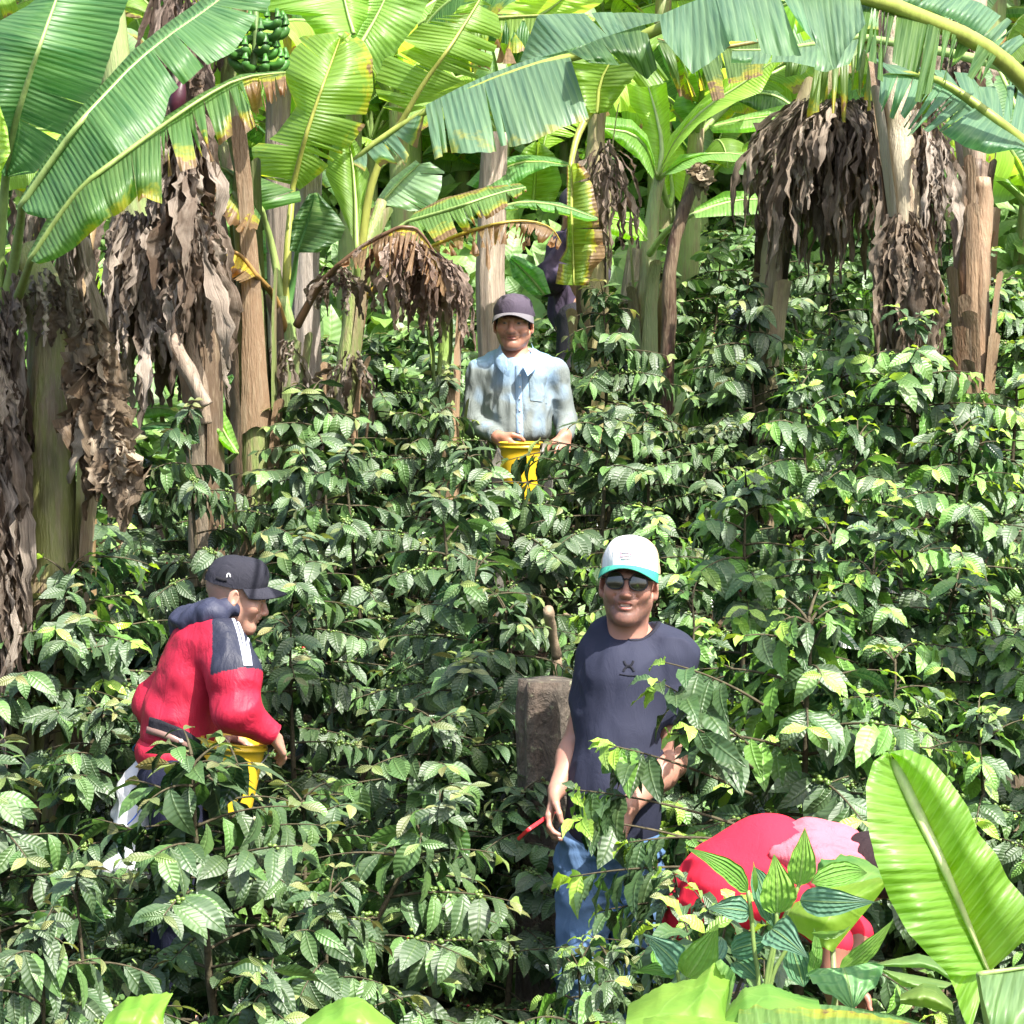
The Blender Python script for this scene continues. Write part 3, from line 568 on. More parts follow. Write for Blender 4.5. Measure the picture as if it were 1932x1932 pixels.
# --- bunch of green bananas with its flower bud
BN = root('banana_plant', gbase(470, 500, 11.6), 'banana plant carrying a bunch of green bananas near the top of the picture', 'banana plant', BG)
stem_mesh('pseudostem', [gbase(480, 500, 11.8), at(475, 600, 11.8), at(455, 300, 11.7), at(420, 130, 11.6), at(455, 10, 11.5), at(485, -30, 11.5)], [.09, .085, .075, .05, .035, .03], (.20, .26, .08), BN, 11)
bun = Acc(); rng = np.random.default_rng(3)
for hy, hn in ((28, 7), (52, 8), (80, 9), (108, 8)):
    for j in range(hn):
        a = j/hn*6.28+hy; c = at(480+5*math.sin(hy), hy, 11.4); o_ = np.array([math.cos(a), math.sin(a), 0]); s = np.linspace(0, 1, 12)[:, None]; L = .15
        P = c+rng.normal(0, .008, 3)+o_*.02+o_*(rng.uniform(.075, .11)*np.sin(s*2.0))+np.array([0, 0, 1])*(-.05*np.sin(s*1.6)+rng.uniform(.09, .15)*s**2)-np.array([0, 0, .04]); R = .019*np.clip(np.sin(np.pi*(s[:, 0]*.92+.05)), .2, 1)**.55
        V, Q, uv = tube(P, R, 7); bun.add(V, Q, uv, np.array((.045, .15, .02))*rng.uniform(.7, 1.4))
bo = bun.mk('banana_bunch', mat_simple('green_banana', None, .45, .2, 30, .001, .4, tint=True), BN)
V, Q, uv = tube(smooth_line(ats([(480, -20, 11.45), (484, 60, 11.4), (478, 130, 11.4), (474, 150, 11.4)]), 20), .014, 8); Acc().add(V, Q, uv, (.12, .2, .05)).mk('fruit_stalk', M_RIB, BN)
V, Q, uv = tube(smooth_line(ats([(345, 150, 11), (335, 185, 11), (328, 225, 11)]), 16), .034*np.sin(np.linspace(.2, 3.0, 16)), 12); Acc().add(V, Q, uv, (.05, .008, .016)).mk('flower_bud', mat_simple('bud', None, .45, .3, 20, .002, .4, tint=True), BN)
# --- B: banana plant centre left
B = root('banana_plant', gbase(545, 800, 12), 'banana plant with a slim green trunk and olive leaves beside the left grey trunk', 'banana plant', BG)
stem_mesh('pseudostem', [gbase(548, 800, 12), at(540, 740, 12), at(545, 640, 12), at(535, 560, 12)], [.075, .06, .045, .03], (.22, .32, .10), B, 12)
add_leaf(B, k(1, (1520, 960), (1580, 720), (1660, 480), (1760, 210)), [12.1, 12, 12, 12.2], [
 dict(bot=k(1, (1400, 930), (1330, 900), (1300, 770), (1420, 690), (1530, 550), (1440, 350), (1500, 250), (1570, 190), (1750, 165)), d1=12.2, tears=3, brown=.05, gap=.01, hang=.05),
 dict(bot=k(1, (1560, 990), (1700, 890), (1800, 760), (1880, 650), (1930, 480), (1930, 300), (1880, 210), (1790, 160)), d1=12.15, tears=5, brown=.15, gap=.015, hang=.05)], OL, .013, (.30, .32, .06), [(541, 600, 12), (541, 480, 12), (553, 350, 12.1)], 5)
add_leaf(B, k(1, (1835, 175), (1800, 60), (1770, -80)), [12.6, 12.7], [dict(bot=k(1, (1640, 190), (1620, 150), (1560, 80), (1385, 60), (1390, -60)), d1=12.6), dict(bot=k(1, (1850, 180), (1910, 100), (1930, -60)), d1=12.8)], BR, .01, None, None, 6)
add_leaf(B, k(1, (1540, 1310), (1600, 1140), (1635, 1000)), 11.9, [dict(bot=k(1, (1500, 1300), (1515, 1150), (1600, 1005)), d1=11.8), dict(bot=k(1, (1650, 1310), (1770, 1240), (1795, 1180), (1740, 1100), (1650, 1000)), d1=11.7, bulge=.1)], DK, .010, (.12, .3, .08), [(540, 600, 12), (552, 540, 12), (560, 476, 11.9)], 7)
add_leaf(B, k(1, (1360, 1095), (1290, 990), (1200, 900), (1100, 840)), [11.9, 11.7], [dict(bot=k(1, (1330, 1210), (1200, 1190), (1120, 1130), (1010, 900)), d1=11.5, tears=7, brown=.55, gap=.03, rag=.15), dict(bot=k(1, (1560, 1045), (1555, 990), (1400, 935), (1150, 835)), d1=12, tears=2, hang=.05)], (.05, .13, .03), .013, (.3, .4, .12), [(536, 590, 12), (515, 470, 12), (495, 398, 11.9)], 8)
add_leaf(B, k(1, (1330, 1430), (1260, 1330), (1190, 1290), (1130, 1250)), [11.7, 11.6], [dict(bot=k(1, (1240, 1470), (1190, 1440), (1150, 1490), (1090, 1440)), d1=11.5, tears=8, brown=.75, tint=(.5, .34, .03), gap=.05, rag=.3)], YL, .012, (.34, .2, .06), [(538, 625, 12), (520, 560, 11.9), (484, 520, 11.7)], 9)
add_leaf(B, k(1, (1320, 1340), (1210, 1210), (1080, 1130)), 12.6, [dict(bot=k(1, (1400, 1310), (1380, 1230), (1200, 1130), (1090, 1090)), d1=12.6, tears=2), dict(bot=k(1, (1290, 1370), (1180, 1290), (1060, 1160)), d1=12.6)], GR, .008, None, None, 10)
dry_skirt(B, 'dead_leaves', [at(520, 660, 11.9), at(560, 640, 11.9)], 16, .30, 21, .06)
# --- C
C = root('banana_plant', gbase(650, 800, 12.2), 'banana plant whose brown dead leaves hang in an arch left of the dark cap', 'banana plant', BG)
stem_mesh('pseudostem', [gbase(640, 800, 12.2), at(645, 730, 12.2), at(665, 620, 12.2), at(678, 480, 12.2), at(720, 380, 12.3)], [.085, .07, .055, .04, .025], (.22, .30, .08), C, 13)
stem_mesh('pseudostem', [gbase(838, 800, 11.9), at(839, 700, 11.9), at(839, 560, 11.9), at(838, 500, 11.9)], [.05, .035, .032, .03], (.22, .33, .07), C, 14)
add_leaf(C, k(2, (350, 590), (440, 430), (560, 270), (720, 20), (760, -60)), [12.1, 12, 12.2], [
 dict(bot=k(2, (230, 560), (180, 430), (240, 300), (400, 240), (330, 210), (450, 105), (600, 70), (640, 20), (700, -60)), d1=12.2, tears=9, gap=.012, hang=.10, drop=.06),
 dict(bot=k(2, (450, 560), (560, 500), (700, 440), (790, 350), (800, 300), (840, 180), (820, 60), (800, -50)), d1=12.3, tears=14, gap=.02, hang=.10, drop=.08)], OL, .013, (.32, .34, .07), [(680, 480, 12.2), (700, 330, 12.15), (766, 215, 12.1)], 11)
add_leaf(C, k(2, (115, 225), (200, 80), (260, -50)), [12.8, 12.9], [dict(bot=k(2, (60, 190), (100, 80), (150, -50)), d1=12.8), dict(bot=k(2, (210, 395), (330, 230), (420, 110), (490, -40)), d1=12.9)], (.20, .36, .07), .010, None, None, 12)
add_leaf(C, k(2, (1040, 80), (1120, 30), (1200, -40)), 12.9, [dict(bot=k(2, (820, 70), (880, 20), (960, -20), (1100, -50)), d1=12.8), dict(bot=k(2, (1180, 90), (1270, 70), (1370, 15), (1390, -40)), d1=13)], LM, .009, None, None, 13)
add_leaf(C, k(2, (95, 1290), (85, 950), (50, 690)), [12.1, 12.3], [dict(bot=k(2, (0, 1060), (-70, 900), (-50, 780), (10, 690)), d1=12.3), dict(bot=k(2, (130, 1060), (160, 900), (110, 760), (60, 690)), d1=12.3)], OL, .012, (.26, .36, .09), [(672, 560, 12.2), (674, 500, 12.1), (673, 470, 12.1)], 14)
add_leaf(C, k(2, (200, 1080), (300, 960), (420, 850)), 12.4, [dict(bot=k(2, (240, 1060), (360, 1090), (500, 1080), (540, 980), (545, 890), (470, 840)), d1=12.3, tears=3, hang=.02), dict(bot=k(2, (180, 1060), (270, 930), (400, 830)), d1=12.5)], PA, .009, None, [(690, 450, 12.3), (705, 410, 12.4), (712, 393, 12.4)], 15)
add_leaf(C, k(2, (360, 1150), (600, 1080), (830, 1000), (970, 970)), [12.1, 11.9, 12], [dict(bot=k(2, (430, 1230), (500, 1260), (690, 1190), (810, 1110), (980, 990)), d1=11.8, tears=10, brown=.42, gap=.02, hang=.06, rag=.1), dict(bot=k(2, (380, 1110), (540, 1030), (760, 970), (940, 950)), d1=12.2, brown=.25, tears=3)], (.12, .24, .06), .010, None, [(688, 540, 12.2), (725, 450, 12.1), (770, 418, 12.1)], 16)
add_leaf(C, k(2, (490, 1275), (640, 1210), (850, 1150), (1000, 1143), (1110, 1180), (1155, 1260)), [12, 11.8, 11.9], [dict(bot=k(2, (520, 1330), (640, 1330), (750, 1370), (860, 1270), (1000, 1310), (1090, 1300), (1140, 1290)), d1=11.8, tears=30, brown=1, gap=.03, hang=.14, rag=.35, drop=.25, tint=(.2, .12, .06))], OL, .010, (.42, .3, .05), [(690, 560, 12.2), (750, 510, 12.1), (817, 464, 12)], 17)
add_leaf(C, k(2, (0, 1375), (150, 1255), (370, 1150), (480, 1270), (570, 1470)), [11.7, 11.6, 11.7], [dict(bot=k(2, (20, 1385), (150, 1410), (300, 1440), (420, 1450), (540, 1560)), d1=11.5, tears=26, brown=.97, gap=.02, hang=.14, rag=.25, drop=.18, tint=(.42, .30, .02))], YL, .012, (.16, .09, .05), [(560, 615, 11.9), (600, 540, 11.8), (639, 500, 11.7)], 18)
dry_skirt(C, 'dead_leaves', [at(730, 440, 11.6), at(800, 470, 11.6), at(850, 500, 11.7)], 90, .32, 22, .05, width=(.008, .03), tint=((.16, .1, .07), (.55, .42, .34)))
dry_skirt(C, 'dead_leaves', [at(625, 500, 11.8), at(650, 530, 11.8)], 22, .18, 23, .05)
dry_skirt(C, 'dead_leaves', [at(645, 690, 12.1), at(680, 660, 12.1)], 12, .28, 24, .06)
# --- D: big arching leaf from the right
D = root('banana_plant', gbase(2080, 900, 8.2), 'banana plant outside the right edge whose huge grey green leaf arches over the hillside', 'banana plant', BG)
stem_mesh('pseudostem', [gbase(2120, 900, 8.3), at(2110, 700, 8.3), at(2090, 380, 8.3), at(2040, 280, 8.2)], [.12, .11, .09, .06], (.2, .25, .08), D, 15)
hm = [(1965, 190), (1900, 118), (1830, 70), (1750, 38), (1640, -8), (1500, -26), (1350, 0), (1268, 42), (1200, 76), (1120, 96), (1000, 128), (900, 165), (790, 216), (715, 262), (668, 302)]
hd = [8.2, 8.1, 8.0, 7.9, 7.8, 7.75, 7.8, 7.85, 7.9, 8, 8.0, 8.0, 8.05, 8.1, 8.1]
def hs(a, b): return dict(top=hm[a:b], d0=hd[a:b])
add_leaf(D, hm, hd, [
 dict(hs(12, 15), bot=k(2, (460, 545), (370, 870), (290, 850), (215, 835), (150, 830), (75, 850))[0:1]+k(2, (480, 820), (370, 865), (250, 840), (150, 900), (75, 850))[1:], d1=7.95, tears=5, brown=.22, gap=.03, hang=.08, rag=.06),
 dict(top=k(2, (1190, 262), (1000, 300), (700, 415), (450, 545)), d0=[8, 8, 8.05], bot=k(2, (1302, 615), (1160, 665), (990, 740), (790, 785), (560, 790), (485, 820)), d1=[7.65, 7.6, 7.65], tears=4, gap=.012, hang=.05, brown=.07, bulge=.07, drop=.04),
 dict(top=k(2, (1720, 95), (1500, 150), (1200, 258), (1000, 310)), d0=[7.85, 7.9, 8], bot=k(2, (1715, 75), (1500, 62), (1035, 80), (940, 320)), d1=[8.1, 8.2, 8.3], tears=2, hang=.04, bulge=.03),
 dict(top=k(2, (1200, 268), (1400, 180), (1590, 130)), d0=7.9, bot=k(2, (1290, 320), (1500, 330), (1600, 420), (1655, 360)), d1=[7.7, 7.9], tears=1, tint=DK, bulge=.10, hang=.1),
 dict(top=k(3, (40, 80), (200, 10), (330, -30)), d0=[7.85, 7.8], bot=k(3, (60, 200), (215, 390), (300, 330), (410, 240)), d1=[7.5, 7.45], bulge=.07),
 dict(top=k(3, (330, -30), (480, -60), (650, -60)), d0=7.78, bot=k(3, (405, 240), (520, 240), (640, 265), (770, 262)), d1=[7.45, 7.5], bulge=.07, tears=1, hang=.03),
 dict(top=k(3, (665, -40), (900, -60), (1080, -10)), d0=7.8, bot=k(3, (770, 130), (945, 325), (1000, 230), (1110, 110)), d1=[7.5, 7.5, 7.55], bulge=.09, tears=1, hang=.06),
 dict(top=k(3, (1090, -10), (1300, 25), (1480, 80), (1640, 160), (1800, 270)), d0=[7.85, 7.95, 8.1], bot=k(3, (1060, 350), (1130, 320), (1270, 400), (1430, 470), (1600, 330), (1720, 420)), d1=[7.6, 7.7, 7.8], tint=(.035, .10, .012), tears=16, gap=.03, hang=.18, drop=.2, v0=.0),
 dict(top=k(3, (1150, 0), (1400, 35), (1600, 115), (1760, 210), (1850, 300)), d0=[7.85, 8, 8.15], bot=k(3, (1250, -90), (1500, -60), (1720, 0), (1870, 100), (1950, 210)), d1=[8.0, 8.1, 8.3], tears=9, gap=.015, hang=.1),
 ], GG, .030, (.30, .36, .07), [(2040, 300, 8.2), (2000, 240, 8.2), (1965, 190, 8.2)], 20)
add_leaf(D, k(3, (2060, 860), (1932, 740), (1760, 600), (1600, 480), (1460, 400), (1300, 375), (1180, 400)), [8.5, 8.4, 8.4, 8.5], [
 dict(top=k(3, (2000, 800), (1850, 670), (1690, 550)), bot=k(3, (2000, 790), (1880, 775), (1750, 800), (1640, 770), (1500, 690)), d0=8.4, d1=8.2, bulge=.1),
 dict(top=k(3, (1690, 550), (1560, 450), (1440, 395), (1300, 375), (1190, 395)), bot=k(3, (1480, 700), (1400, 670), (1310, 680), (1260, 590), (1200, 560), (1180, 520)), d0=8.45, d1=8.2, tears=10, gap=.03, hang=.14, drop=.12),
 dict(top=k(3, (1950, 760), (1800, 630), (1600, 480), (1430, 390), (1240, 380)), bot=k(3, (2000, 500), (1900, 430), (1700, 440), (1650, 370), (1440, 355), (1200, 330), (1080, 240)), d0=8.4, d1=8.7, tears=8, gap=.02, hang=.1)], (.10, .20, .14), .024, (.30, .36, .07), [(2070, 420, 8.4), (2040, 360, 8.45), (1978, 313, 8.5)], 21)
add_leaf(D, k(3, (1080, 190), (900, 220), (640, 260), (420, 260)), 8.9, [dict(bot=k(3, (1040, 330), (900, 380), (720, 330), (410, 335)), d1=8.7, tears=3, tint=(.15, .26, .17))], GG, .012, None, [(2060, 200, 8.6), (1900, 120, 8.7), (1622, 69, 8.9)], 22)
# --- E leaning plant with the big dead skirt
E = root('banana_plant', gbase(1440, 600, 13), 'leaning banana plant under a thick skirt of brown dead leaves in the upper right', 'banana plant', BG)
stem_mesh('pseudostem', [gbase(1440, 600, 13), at(1450, 500, 13), at(1478, 380, 13), at(1505, 280, 13), at(1540, 180, 13), at(1580, 120, 13)], [.07, .065, .06, .055, .05, .04], (.27, .24, .12), E, 17)
for sd_, (tp, bt, tn, tr) in enumerate([
 (k(3, (1260, 260), (1100, 200), (960, 240), (850, 330)), k(3, (1260, 600), (1120, 590), (950, 570), (800, 620)), (.09, .15, .02), 14),
 (k(3, (600, 200), (480, 230), (250, 260), (30, 200)), k(3, (580, 390), (450, 430), (260, 460), (130, 460)), (.055, .11, .015), 10),
 (k(3, (700, 230), (820, 300), (840, 320)), k(3, (690, 460), (770, 420), (800, 380)), (.05, .11, .015), 3)]):
    add_leaf(E, tp, [12.6, 12.5], [dict(bot=bt, d1=12.4, tears=tr, gap=.04, hang=.2, drop=.2, brown=.2)], tn, .012, (.25, .2, .06), None, 30+sd_)
dry_skirt(E, 'dead_leaves', [at(1535, 190, 12.7), at(1600, 190, 12.7), at(1665, 220, 12.7)], 330, .62, 31, .14, width=(.008, .034), out=.25, tint=((.12, .09, .065), (.50, .41, .32)))
dry_skirt(E, 'dead_leaves', [at(1510, 230, 12.7), at(1540, 300, 12.7)], 60, .6, 32, .12, tint=((.12, .09, .065), (.50, .41, .32)))
# --- F trunk wrapped in dry leaves
Fp = root('banana_plant', gbase(1720, 700, 12), 'pale banana trunk wrapped in dry brown leaves on its lower half, at the right', 'banana plant', BG)
stem_mesh('pseudostem', [gbase(1730, 700, 12), at(1725, 600, 12), at(1712, 400, 12), at(1697, 230, 12), at(1690, 60, 12.2), at(1700, -40, 12.4)], [.09, .08, .07, .065, .06, .05], (.42, .36, .24), Fp, 18)
dry_skirt(Fp, 'dead_leaves', [at(1705, 400, 11.95), at(1720, 480, 11.95)], 170, .5, 33, .07, width=(.008, .034), out=.07, tint=((.11, .08, .055), (.48, .38, .28)))
dry_skirt(Fp, 'dead_leaves', [at(1745, 200, 12.0), at(1760, 330, 12.0)], 60, .5, 34, .08, out=.05)
# --- G tall brown stubs
G = root('banana_stub', gbase(1840, 700, 12.6), 'pair of tall brown cut banana stems standing close together at the right', 'banana stem', BG)
for x0, r, h, tn in ((1822, .035, 315, (.16, .09, .05)), (1850, .045, 335, (.30, .19, .11)), (1836, .03, 300, (.05, .03, .02))):
    stem_mesh('pseudostem', [gbase(x0, 700, 12.6), at(x0, 560, 12.6), at(x0+3, 420, 12.6), at(x0+6, h, 12.6)], [r*1.2, r*1.1, r, r*.9], tn, G, x0)
G2 = root('banana_stub', gbase(1850, 400, 14), 'rough brown banana trunk behind the arching leaf near the top right', 'banana stem', BG)
stem_mesh('pseudostem', [gbase(1845, 400, 14), at(1840, 260, 14), at(1835, 130, 14), at(1842, -30, 14)], [.07, .065, .06, .06], (.42, .30, .22), G2, 77); dry_skirt(G2, 'dead_leaves', [at(1790, 20, 13.9), at(1800, 120, 13.9)], 70, .35, 36, .12, tint=((.12, .08, .05), (.5, .42, .34)))
# --- dark leaning stem with husk
E2 = root('dead_banana_plant', gbase(1265, 520, 13.5), 'dark brown dead banana stem leaning right, a dry husk hanging from its top', 'dead stem', BG)
stem_mesh('stem', [gbase(1258, 500, 13.5), at(1262, 478, 13.5), at(1290, 400, 13.5), at(1322, 312, 13.5)], [.045, .04, .035, .03], (.055, .025, .015), E2, 19, layers=False)
dry_skirt(E2, 'husk', [at(1322, 305, 13.4), at(1330, 315, 13.4)], 14, .17, 37, .02, width=(.02, .05), out=.02, tint=((.3, .22, .12), (.5, .42, .3)))
# --- H bright plant
H = root('banana_plant', gbase(1225, 560, 14.6), 'young banana plant with glowing yellow green leaves and a pale green trunk, centre right', 'banana plant', BG)
stem_mesh('pseudostem', [gbase(1212, 560, 14.6), at(1222, 480, 14.6), at(1232, 400, 14.6), at(1245, 330, 14.6)], [.07, .06, .045, .03], (.26, .30, .16), H, 20)
hp = (1245, 335, 14.6)
add_leaf(H, k(2, (1665, 900), (1680, 740), (1640, 560), (1600, 430)), [14.6, 14.7], [dict(bot=k(2, (1600, 900), (1560, 720), (1580, 640), (1510, 540), (1490, 420), (1570, 430)), d1=14.7), dict(bot=k(2, (1760, 830), (1720, 700), (1715, 560), (1700, 425), (1640, 415)), d1=14.8)], LM, .016, (.4, .5, .22), [hp, (1246, 330, 14.6)], 40)
add_leaf(H, k(2, (1640, 900), (1610, 780), (1530, 690), (1370, 665)), [14.4, 14.2], [dict(bot=k(2, (1630, 930), (1560, 830), (1470, 760), (1365, 670)), d1=14.2), dict(bot=k(2, (1640, 830), (1600, 700), (1520, 620), (1360, 600)), d1=14.3)], (.12, .26, .04), .014, (.4, .5, .2), [hp, (1238, 330, 14.5)], 41)
add_leaf(H, k(3, (40, 900), (120, 720), (300, 540), (480, 430), (640, 310)), [14.5, 14.2], [dict(bot=k(3, (130, 770), (250, 640), (440, 530), (570, 480), (650, 330)), d1=14.1), dict(bot=k(3, (100, 700), (230, 550), (360, 420), (520, 350), (640, 290)), d1=14.4)], (.28, .44, .08), .014, (.4, .5, .2), [hp, (1244, 330, 14.5)], 42)
add_leaf(H, k(3, (60, 910), (180, 820), (360, 790), (560, 815)), [14.4, 14], [dict(bot=k(3, (120, 900), (300, 830), (440, 840), (560, 820)), d1=13.9), dict(bot=k(3, (150, 800), (280, 790), (480, 790), (560, 810)), d1=14.2)], (.18, .34, .10), .012, (.4, .5, .2), [hp, (1250, 333, 14.5)], 43)
add_leaf(H, k(3, (110, 1000), (95, 850), (60, 720)), 14.9, [dict(bot=k(3, (30, 1040), (20, 850), (20, 760)), d1=15), dict(bot=k(3, (150, 1050), (180, 900), (170, 780), (100, 720)), d1=15)], (.30, .46, .04), .012, None, [hp, (1262, 400, 14.8), (1269, 364, 14.9)], 44)
add_leaf(H, k(3, (280, 620), (230, 500), (220, 400)), 15.1, [dict(bot=k(3, (180, 640), (110, 560), (150, 430), (215, 390)), d1=15.1), dict(bot=k(3, (310, 600), (270, 500), (240, 400)), d1=15.2)], (.10, .26, .04), .012, None, None, 45)
add_leaf(H, k(3, (220, 1110), (350, 1060), (500, 1030), (680, 1045)), 14.0, [dict(bot=k(3, (230, 1130), (380, 1120), (560, 1110), (680, 1050)), d1=13.8), dict(bot=k(3, (225, 1080), (380, 990), (520, 990), (670, 1035)), d1=14.1)], (.20, .38, .10), .011, (.4, .5, .2), [(1225, 480, 14.5), (1260, 430, 14.3), (1309, 404, 14)], 46)
add_leaf(H, k(2, (1600, 1250), (1540, 1160), (1410, 1130)), 14.2, [dict(bot=k(2, (1570, 1250), (1480, 1240), (1400, 1210)), d1=14.1), dict(bot=k(2, (1600, 1180), (1540, 1100), (1410, 1095)), d1=14.3)], (.20, .38, .04), .010, None, None, 47)
add_leaf(H, k(3, (300, 660), (480, 620), (640, 600), (770, 590)), 14.6, [dict(bot=k(3, (320, 690), (480, 690), (650, 670), (770, 640)), d1=14.5), dict(bot=k(3, (320, 640), (500, 590), (700, 540), (780, 520)), d1=14.7)], (.22, .40, .12), .010, None, None, 48)
add_leaf(H, k(3, (740, 560), (660, 500), (560, 480), (440, 510)), 14.9, [dict(bot=k(3, (720, 580), (600, 600), (540, 570), (440, 520)), d1=14.8), dict(bot=k(3, (740, 540), (650, 470), (540, 465), (440, 500)), d1=15)], DK, .010, None, None, 49)
# --- J olive canopy with the yellowing hanging leaf
J = root('banana_plant', gbase(1120, 600, 13), 'banana plant with one long yellowing leaf hanging straight down behind the dark cap', 'banana plant', BG)
stem_mesh('pseudostem', [gbase(1122, 600, 13.1), at(1120, 540, 13.1), at(1125, 400, 13.1), at(1122, 300, 13.1), at(1128, 180, 13.1)], [.075, .07, .06, .055, .045], (.30, .27, .12), J, 22)
add_leaf(J, k(2, (1205, 850), (1205, 1100), (1215, 1300), (1220, 1480)), [12.7, 12.6], [dict(bot=k(2, (1185, 860), (1185, 1100), (1180, 1290), (1140, 1360), (1120, 1480)), d1=12.6, brown=.34, tears=2), dict(bot=k(2, (1250, 840), (1330, 950), (1365, 1100), (1385, 1330), (1320, 1400), (1300, 1480)), d1=12.6, brown=.40, tears=5, hang=.04)], (.12, .20, .02), .013, (.32, .34, .07), [(1120, 200, 12.9), (1090, 250, 12.8), (1077, 308, 12.7)], 50)
add_leaf(J, k(2, (1340, 590), (1350, 430), (1420, 300)), 12.9, [dict(bot=k(2, (1290, 580), (1230, 480), (1190, 330), (1280, 280)), d1=12.8), dict(bot=k(2, (1400, 580), (1480, 470), (1530, 380), (1560, 300), (1500, 270)), d1=12.8, tears=2)], (.14, .25, .02), .012, (.3, .35, .07), None, 51)
add_leaf(J, k(2, (1620, 280), (1500, 250), (1300, 290)), 13, [dict(bot=k(2, (1720, 420), (1600, 450), (1450, 440)), d1=12.9, tears=8, gap=.03, hang=.1), dict(bot=k(2, (1700, 180), (1500, 150), (1300, 230)), d1=13.1)], OL, .012, None, None, 52)
add_leaf(J, k(2, (840, 1075), (960, 1045), (1150, 1065), (1345, 1135)), [12.5, 12.4], [dict(bot=k(2, (880, 1095), (960, 1080), (1130, 1110), (1290, 1150), (1340, 1145)), d1=12.4, tears=7, gap=.02, hang=.04, brown=.1), dict(bot=k(2, (850, 1060), (970, 1035), (1150, 1050), (1340, 1125)), d1=12.6)], (.13, .27, .10), .009, None, None, 53)
add_leaf(J, k(2, (720, 980), (850, 870), (1000, 830), (1235, 865)), [13, 12.9], [dict(bot=k(2, (740, 990), (900, 970), (980, 910), (1100, 860), (1235, 870)), d1=12.8), dict(bot=k(2, (660, 955), (780, 830), (960, 800), (1120, 815), (1230, 860)), d1=13)], (.10, .26, .07), .011, (.34, .44, .12), None, 54)
add_leaf(J, k(2, (1005, 1080), (1020, 900), (1030, 740)), 13.1, [dict(bot=k(2, (900, 1050), (890, 900), (960, 770), (1020, 730)), d1=13), dict(bot=k(2, (1120, 1050), (1160, 950), (1120, 800), (1040, 730)), d1=13)], OL, .012, (.3, .4, .08), None, 55)
add_leaf(J, k(2, (640, 190), (700, 100), (1000, 80), (1300, 75)), [12.7, 12.5], [dict(bot=k(2, (660, 250), (720, 300), (860, 300), (1000, 300), (1250, 280)), d1=12.5, tears=14, gap=.08, hang=.15, brown=.42, rag=.1, drop=.25)], (.12, .20, .02), .010, (.36, .40, .12), None, 56)
dry_skirt(J, 'dead_leaves', [at(1135, 260, 12.9), at(1140, 330, 12.9)], 34, .45, 38, .05, tint=((.14, .10, .07), (.48, .38, .3)))
# ------------------------------------------------------------ banana plants further up the slope
def leaf3d(acc, rib, base, az, el, L, W, droop, rng, tint, tears):
    n = 22; s = np.linspace(0, 1, n); ang = el-droop*s**1.4; dh = np.array([math.cos(az), math.sin(az), 0])
    st = np.stack([np.cos(ang)[:, None]*dh+np.sin(ang)[:, None]*np.array([0, 0, 1.0])], 0)[0]*(L/(n-1)); C = base+np.vstack([np.zeros(3), np.cumsum(st[:-1], 0)])
    V, Q, uv = tube(C, np.linspace(.024, .004, n), 6); rib.add(V, Q, uv, np.asarray((.30, .42, .13)))
    T = st/np.linalg.norm(st, axis=1)[:, None]; Sd = np.cross(T, [0, 0, 1.0]); Sd /= np.linalg.norm(Sd, axis=1)[:, None]+1e-6; Nn = np.cross(Sd, T)
    roll = rng.uniform(-.6, .6)
    prof = lambda x: W*np.clip(np.interp(x, [0, .16, .22, .4, .7, .9, 1], [0, 0, .55, 1, .95, .6, .05]), .002, 1)
    for sg in (-1, 1):
        cuts = [.16]+sorted(rng.uniform(.2, .97, tears))+[1.0]; fold = rng.uniform(.0, .7)
        for a, b in zip(cuts[:-1], cuts[1:]):
            if b-a < .01: continue
            nu = max(3, int((b-a)*22)+2); nv = 6; U, Vv = np.meshgrid(np.linspace(0, 1, nu), np.linspace(0, 1, nv), indexing='ij'); g = .006*rng.uniform(.3, 2); u = a+g*Vv+(b-a-2*g*Vv)*U
            f2 = fold+rng.normal(0, .18)*(tears > 0); th = f2+.5*Vv+roll*sg; wv = prof(u)*Vv
            def I(Z): return np.stack([np.interp(u, s, Z[:, c]) for c in range(3)], -1)
            X = I(C)+I(Sd)*(sg*np.cos(th)*wv)[..., None]-I(Nn)*(np.sin(th)*wv)[..., None]
            X = X.reshape(-1, 3); X += .012*vnoise(X, 5, 2)[:, None]
            acc.add(X, grid_q(nu, nv), np.stack([(u*L).ravel(), Vv.ravel(), np.full(u.size, rng.choice([0, 0, 0, .15, .3]))], 1), tint)
def plant_proto(seed, H=2.6, big=1.0, pal=(GR, BR, LM, OL, PA)):
    rng = np.random.default_rng(seed); parts = []; a = Acc(); V, Q, uv = tube(smooth_line(np.array([[0, 0, 0], [.05, 0, H*.5], [.02, .05, H]]), 14), np.linspace(.12, .055, 14)*big, 12); a.add(V, Q, uv, (.24, .30, .12)); parts.append(('pseudostem', a, MST))
    nl = rng.integers(7, 10); a0 = rng.uniform(0, 6.28)
    for i in range(nl):
        lf, rb = Acc(), Acc(); az = a0+i*2.4; tn = np.asarray(pal[rng.integers(0, len(pal))])*rng.uniform(.85, 1.15)
        leaf3d(lf, rb, np.array([.02, .05, H*.97]), az, rng.uniform(.7, 1.45), rng.uniform(1.5, 2.3)*big, rng.uniform(.22, .34)*big, rng.uniform(.8, 2.6), rng, tn, int(rng.choice([0, 2, 5, 12]))); parts.append(('leaf', lf, MB, rb))
    out = []
    for p in parts:
        me = rawmesh(p[0], np.vstack(p[1].V), np.vstack(p[1].Q), np.vstack(p[1].U), np.vstack(p[1].T)); me.materials.append(p[2]); sub = None
        if len(p) > 3: sub = rawmesh('midrib', np.vstack(p[3].V), np.vstack(p[3].Q), np.vstack(p[3].U), np.vstack(p[3].T)); sub.materials.append(M_RIB)
        out.append((p[0], me, sub))
    return out
